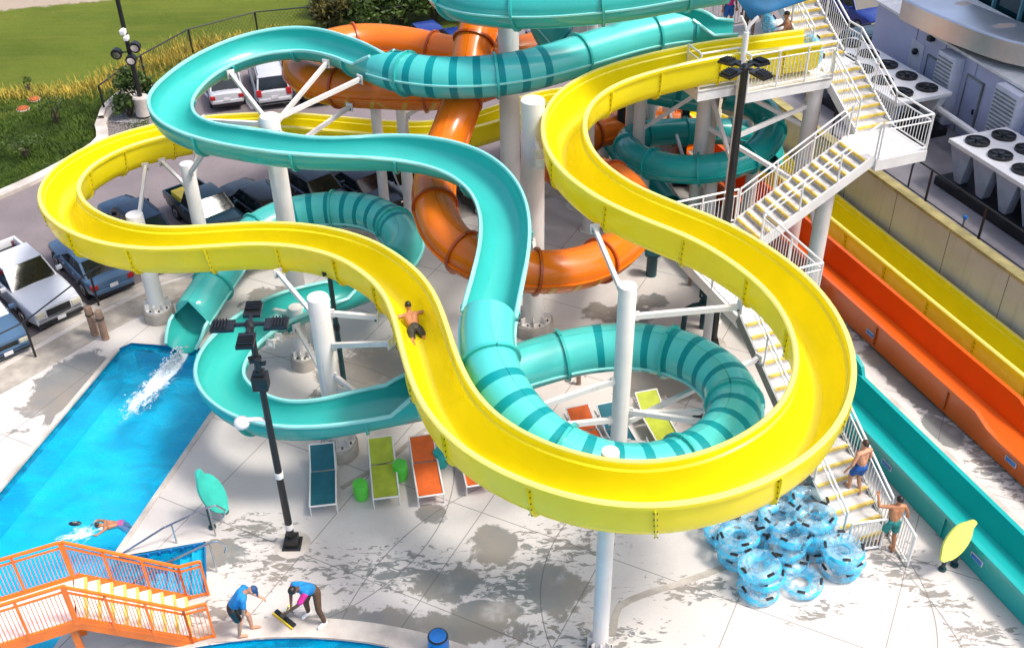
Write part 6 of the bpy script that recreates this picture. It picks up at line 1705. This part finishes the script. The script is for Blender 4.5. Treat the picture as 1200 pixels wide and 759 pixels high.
hedge = [(-8.3, 49.9, .95, 'olive hedge bush farthest left behind the fence'), (-6.7, 50.1, 1.2, 'dark hedge bush above the end of the teal hood'), (-5.1, 50.4, 1.35, 'dark hedge bush left of the high teal tube'), (-3.5, 50.8, 1.4, 'dark hedge bush behind the high teal tube tip'), (-1.7, 51.2, 1.4, 'hedge bush hidden behind the high teal tube'),
         (-6.0, 52.4, 1.7, 'taller dark bush at the back of the hedge, left'), (-3.9, 52.8, 1.8, 'taller dark bush at the back of the hedge, right'), (-8.4, 52.2, 1.2, 'olive bush at the back of the hedge')]
for i, (x, y, r, lb) in enumerate(hedge): bush((x, y, g), (r*1.0, r*.9, r*.85), lb, 'leaf_ol' if i in (0, 7) else 'leaf', 2400, .15, 20+i)
bush((3.9, 49.8, g), (.95, .85, 1.1), 'olive bush between the tall columns above the teal tube', 'leaf_ol', 2200, .12, 31)
bush((6.8, 52.0, g), (1.5, 1.2, 1.4), 'dark bush behind the farthest white column', 'leaf', 2200, .13, 32)
# golden unmown grass along the bank
random.seed(5); mb = MB()
line = [at(0, 112, g), at(45, 110, g), at(90, 106, g), at(120, 98, g), at(150, 88, g), at(185, 76, g), at(215, 64, g), at(270, 50, g), at(330, 38, g)]
P_ = resample(line, .05)
for i, p in enumerate(P_):
    f = i/len(P_); wdt = .35+.9*math.exp(-((f-.5)/.2)**2)
    for _ in range(16):
        q = p+V(random.gauss(0, .3), random.gauss(0, wdt), 0); q.z = g
        h = random.uniform(.12, .42)*(1.25 if .3 < f < .75 else .75); a = random.uniform(0, 6.28); d = V(math.cos(a), math.sin(a), 0)
        ln_ = d*random.uniform(.05, .22); s = V(-d.y, d.x, 0)*.014
        mb.add([q-s, q+s, q+ln_*.4+V(0, 0, h*.65)+s*.7, q+ln_*.4+V(0, 0, h*.65)-s*.7, q+ln_+V(0, 0, h)], [(0, 1, 2, 3), (3, 2, 4)])
tag(mb.build('tall_grass', M['grass_tall'], smooth=False), kind='stuff')
# rough grass tufts on the near bank
M['grass_blade'] = pm('grass blade', (.07, .12, .008), .8, .35, 1.0, c2=(.025, .055, .004), trans=.2)
mb = MB()
for _ in range(22000):
    u, v = random.uniform(-20, 175), random.uniform(108, 225)
    if v > 222-(u*.42): continue
    q = at(u, v, g)
    if noise.noise(q*.35) < -.15 and random.random() < .6: continue
    h = random.uniform(.05, .15)*(1+.8*noise.noise(q*.6)); a = random.uniform(0, 6.28); d = V(math.cos(a), math.sin(a), 0); s = V(-d.y, d.x, 0)*.02
    mb.add([q-s, q+s, q+d*h*.6+V(0, 0, h)], [(0, 1, 2)])
tag(mb.build('grass_tufts', M['grass_blade'], smooth=False), kind='stuff')
# ------------------------------------------------------------------ light and camera
EL, AZ = R(59), R(-15)
sd_ = V(math.cos(EL)*math.cos(AZ), math.cos(EL)*math.sin(AZ), math.sin(EL))
sun = bpy.data.lights.new('sun', 'SUN'); sun.energy = 1.5; sun.angle = R(10); sun.color = (1, .95, .87)
so = bpy.data.objects.new('sun', sun); COL.objects.link(so); so.rotation_euler = sd_.to_track_quat('Z', 'Y').to_euler(); so.location = sd_*60
wd_ = bpy.data.worlds.new('World'); scene.world = wd_; wd_.use_nodes = True
nt = wd_.node_tree; sk = nt.nodes.new('ShaderNodeTexSky'); sk.sky_type = 'NISHITA'; sk.sun_disc = False; sk.sun_elevation = EL; sk.dust_density = 4.0; sk.ozone_density = .3; sk.air_density = .8
sk.sun_rotation = math.atan2(sd_.x, sd_.y)
nt.links.new(sk.outputs[0], nt.nodes['Background'].inputs[0]); nt.nodes['Background'].inputs[1].default_value = .15
cam = bpy.data.cameras.new('camera'); co = bpy.data.objects.new('camera', cam); COL.objects.link(co); scene.camera = co
cam.sensor_width = 36; cam.lens = FPX/1200*36; cam.clip_end = 600; cam.clip_start = .3
co.matrix_world = Matrix.Translation((0, 0, H)) @ Matrix((( _R.x, _U.x, -_F.x), (_R.y, _U.y, -_F.y), (_R.z, _U.z, -_F.z))).to_4x4()
scene.render.resolution_x = 1024; scene.render.resolution_y = 647
scene.cycles.transparent_max_bounces = 24; scene.cycles.max_bounces = 8; scene.cycles.caustics_reflective = False; scene.cycles.caustics_refractive = False
vs_ = scene.view_settings; vs_.view_transform = 'Standard'; vs_.look = 'None'; vs_.gamma = 1; vs_.use_curve_mapping = False; vs_.exposure = 1.06
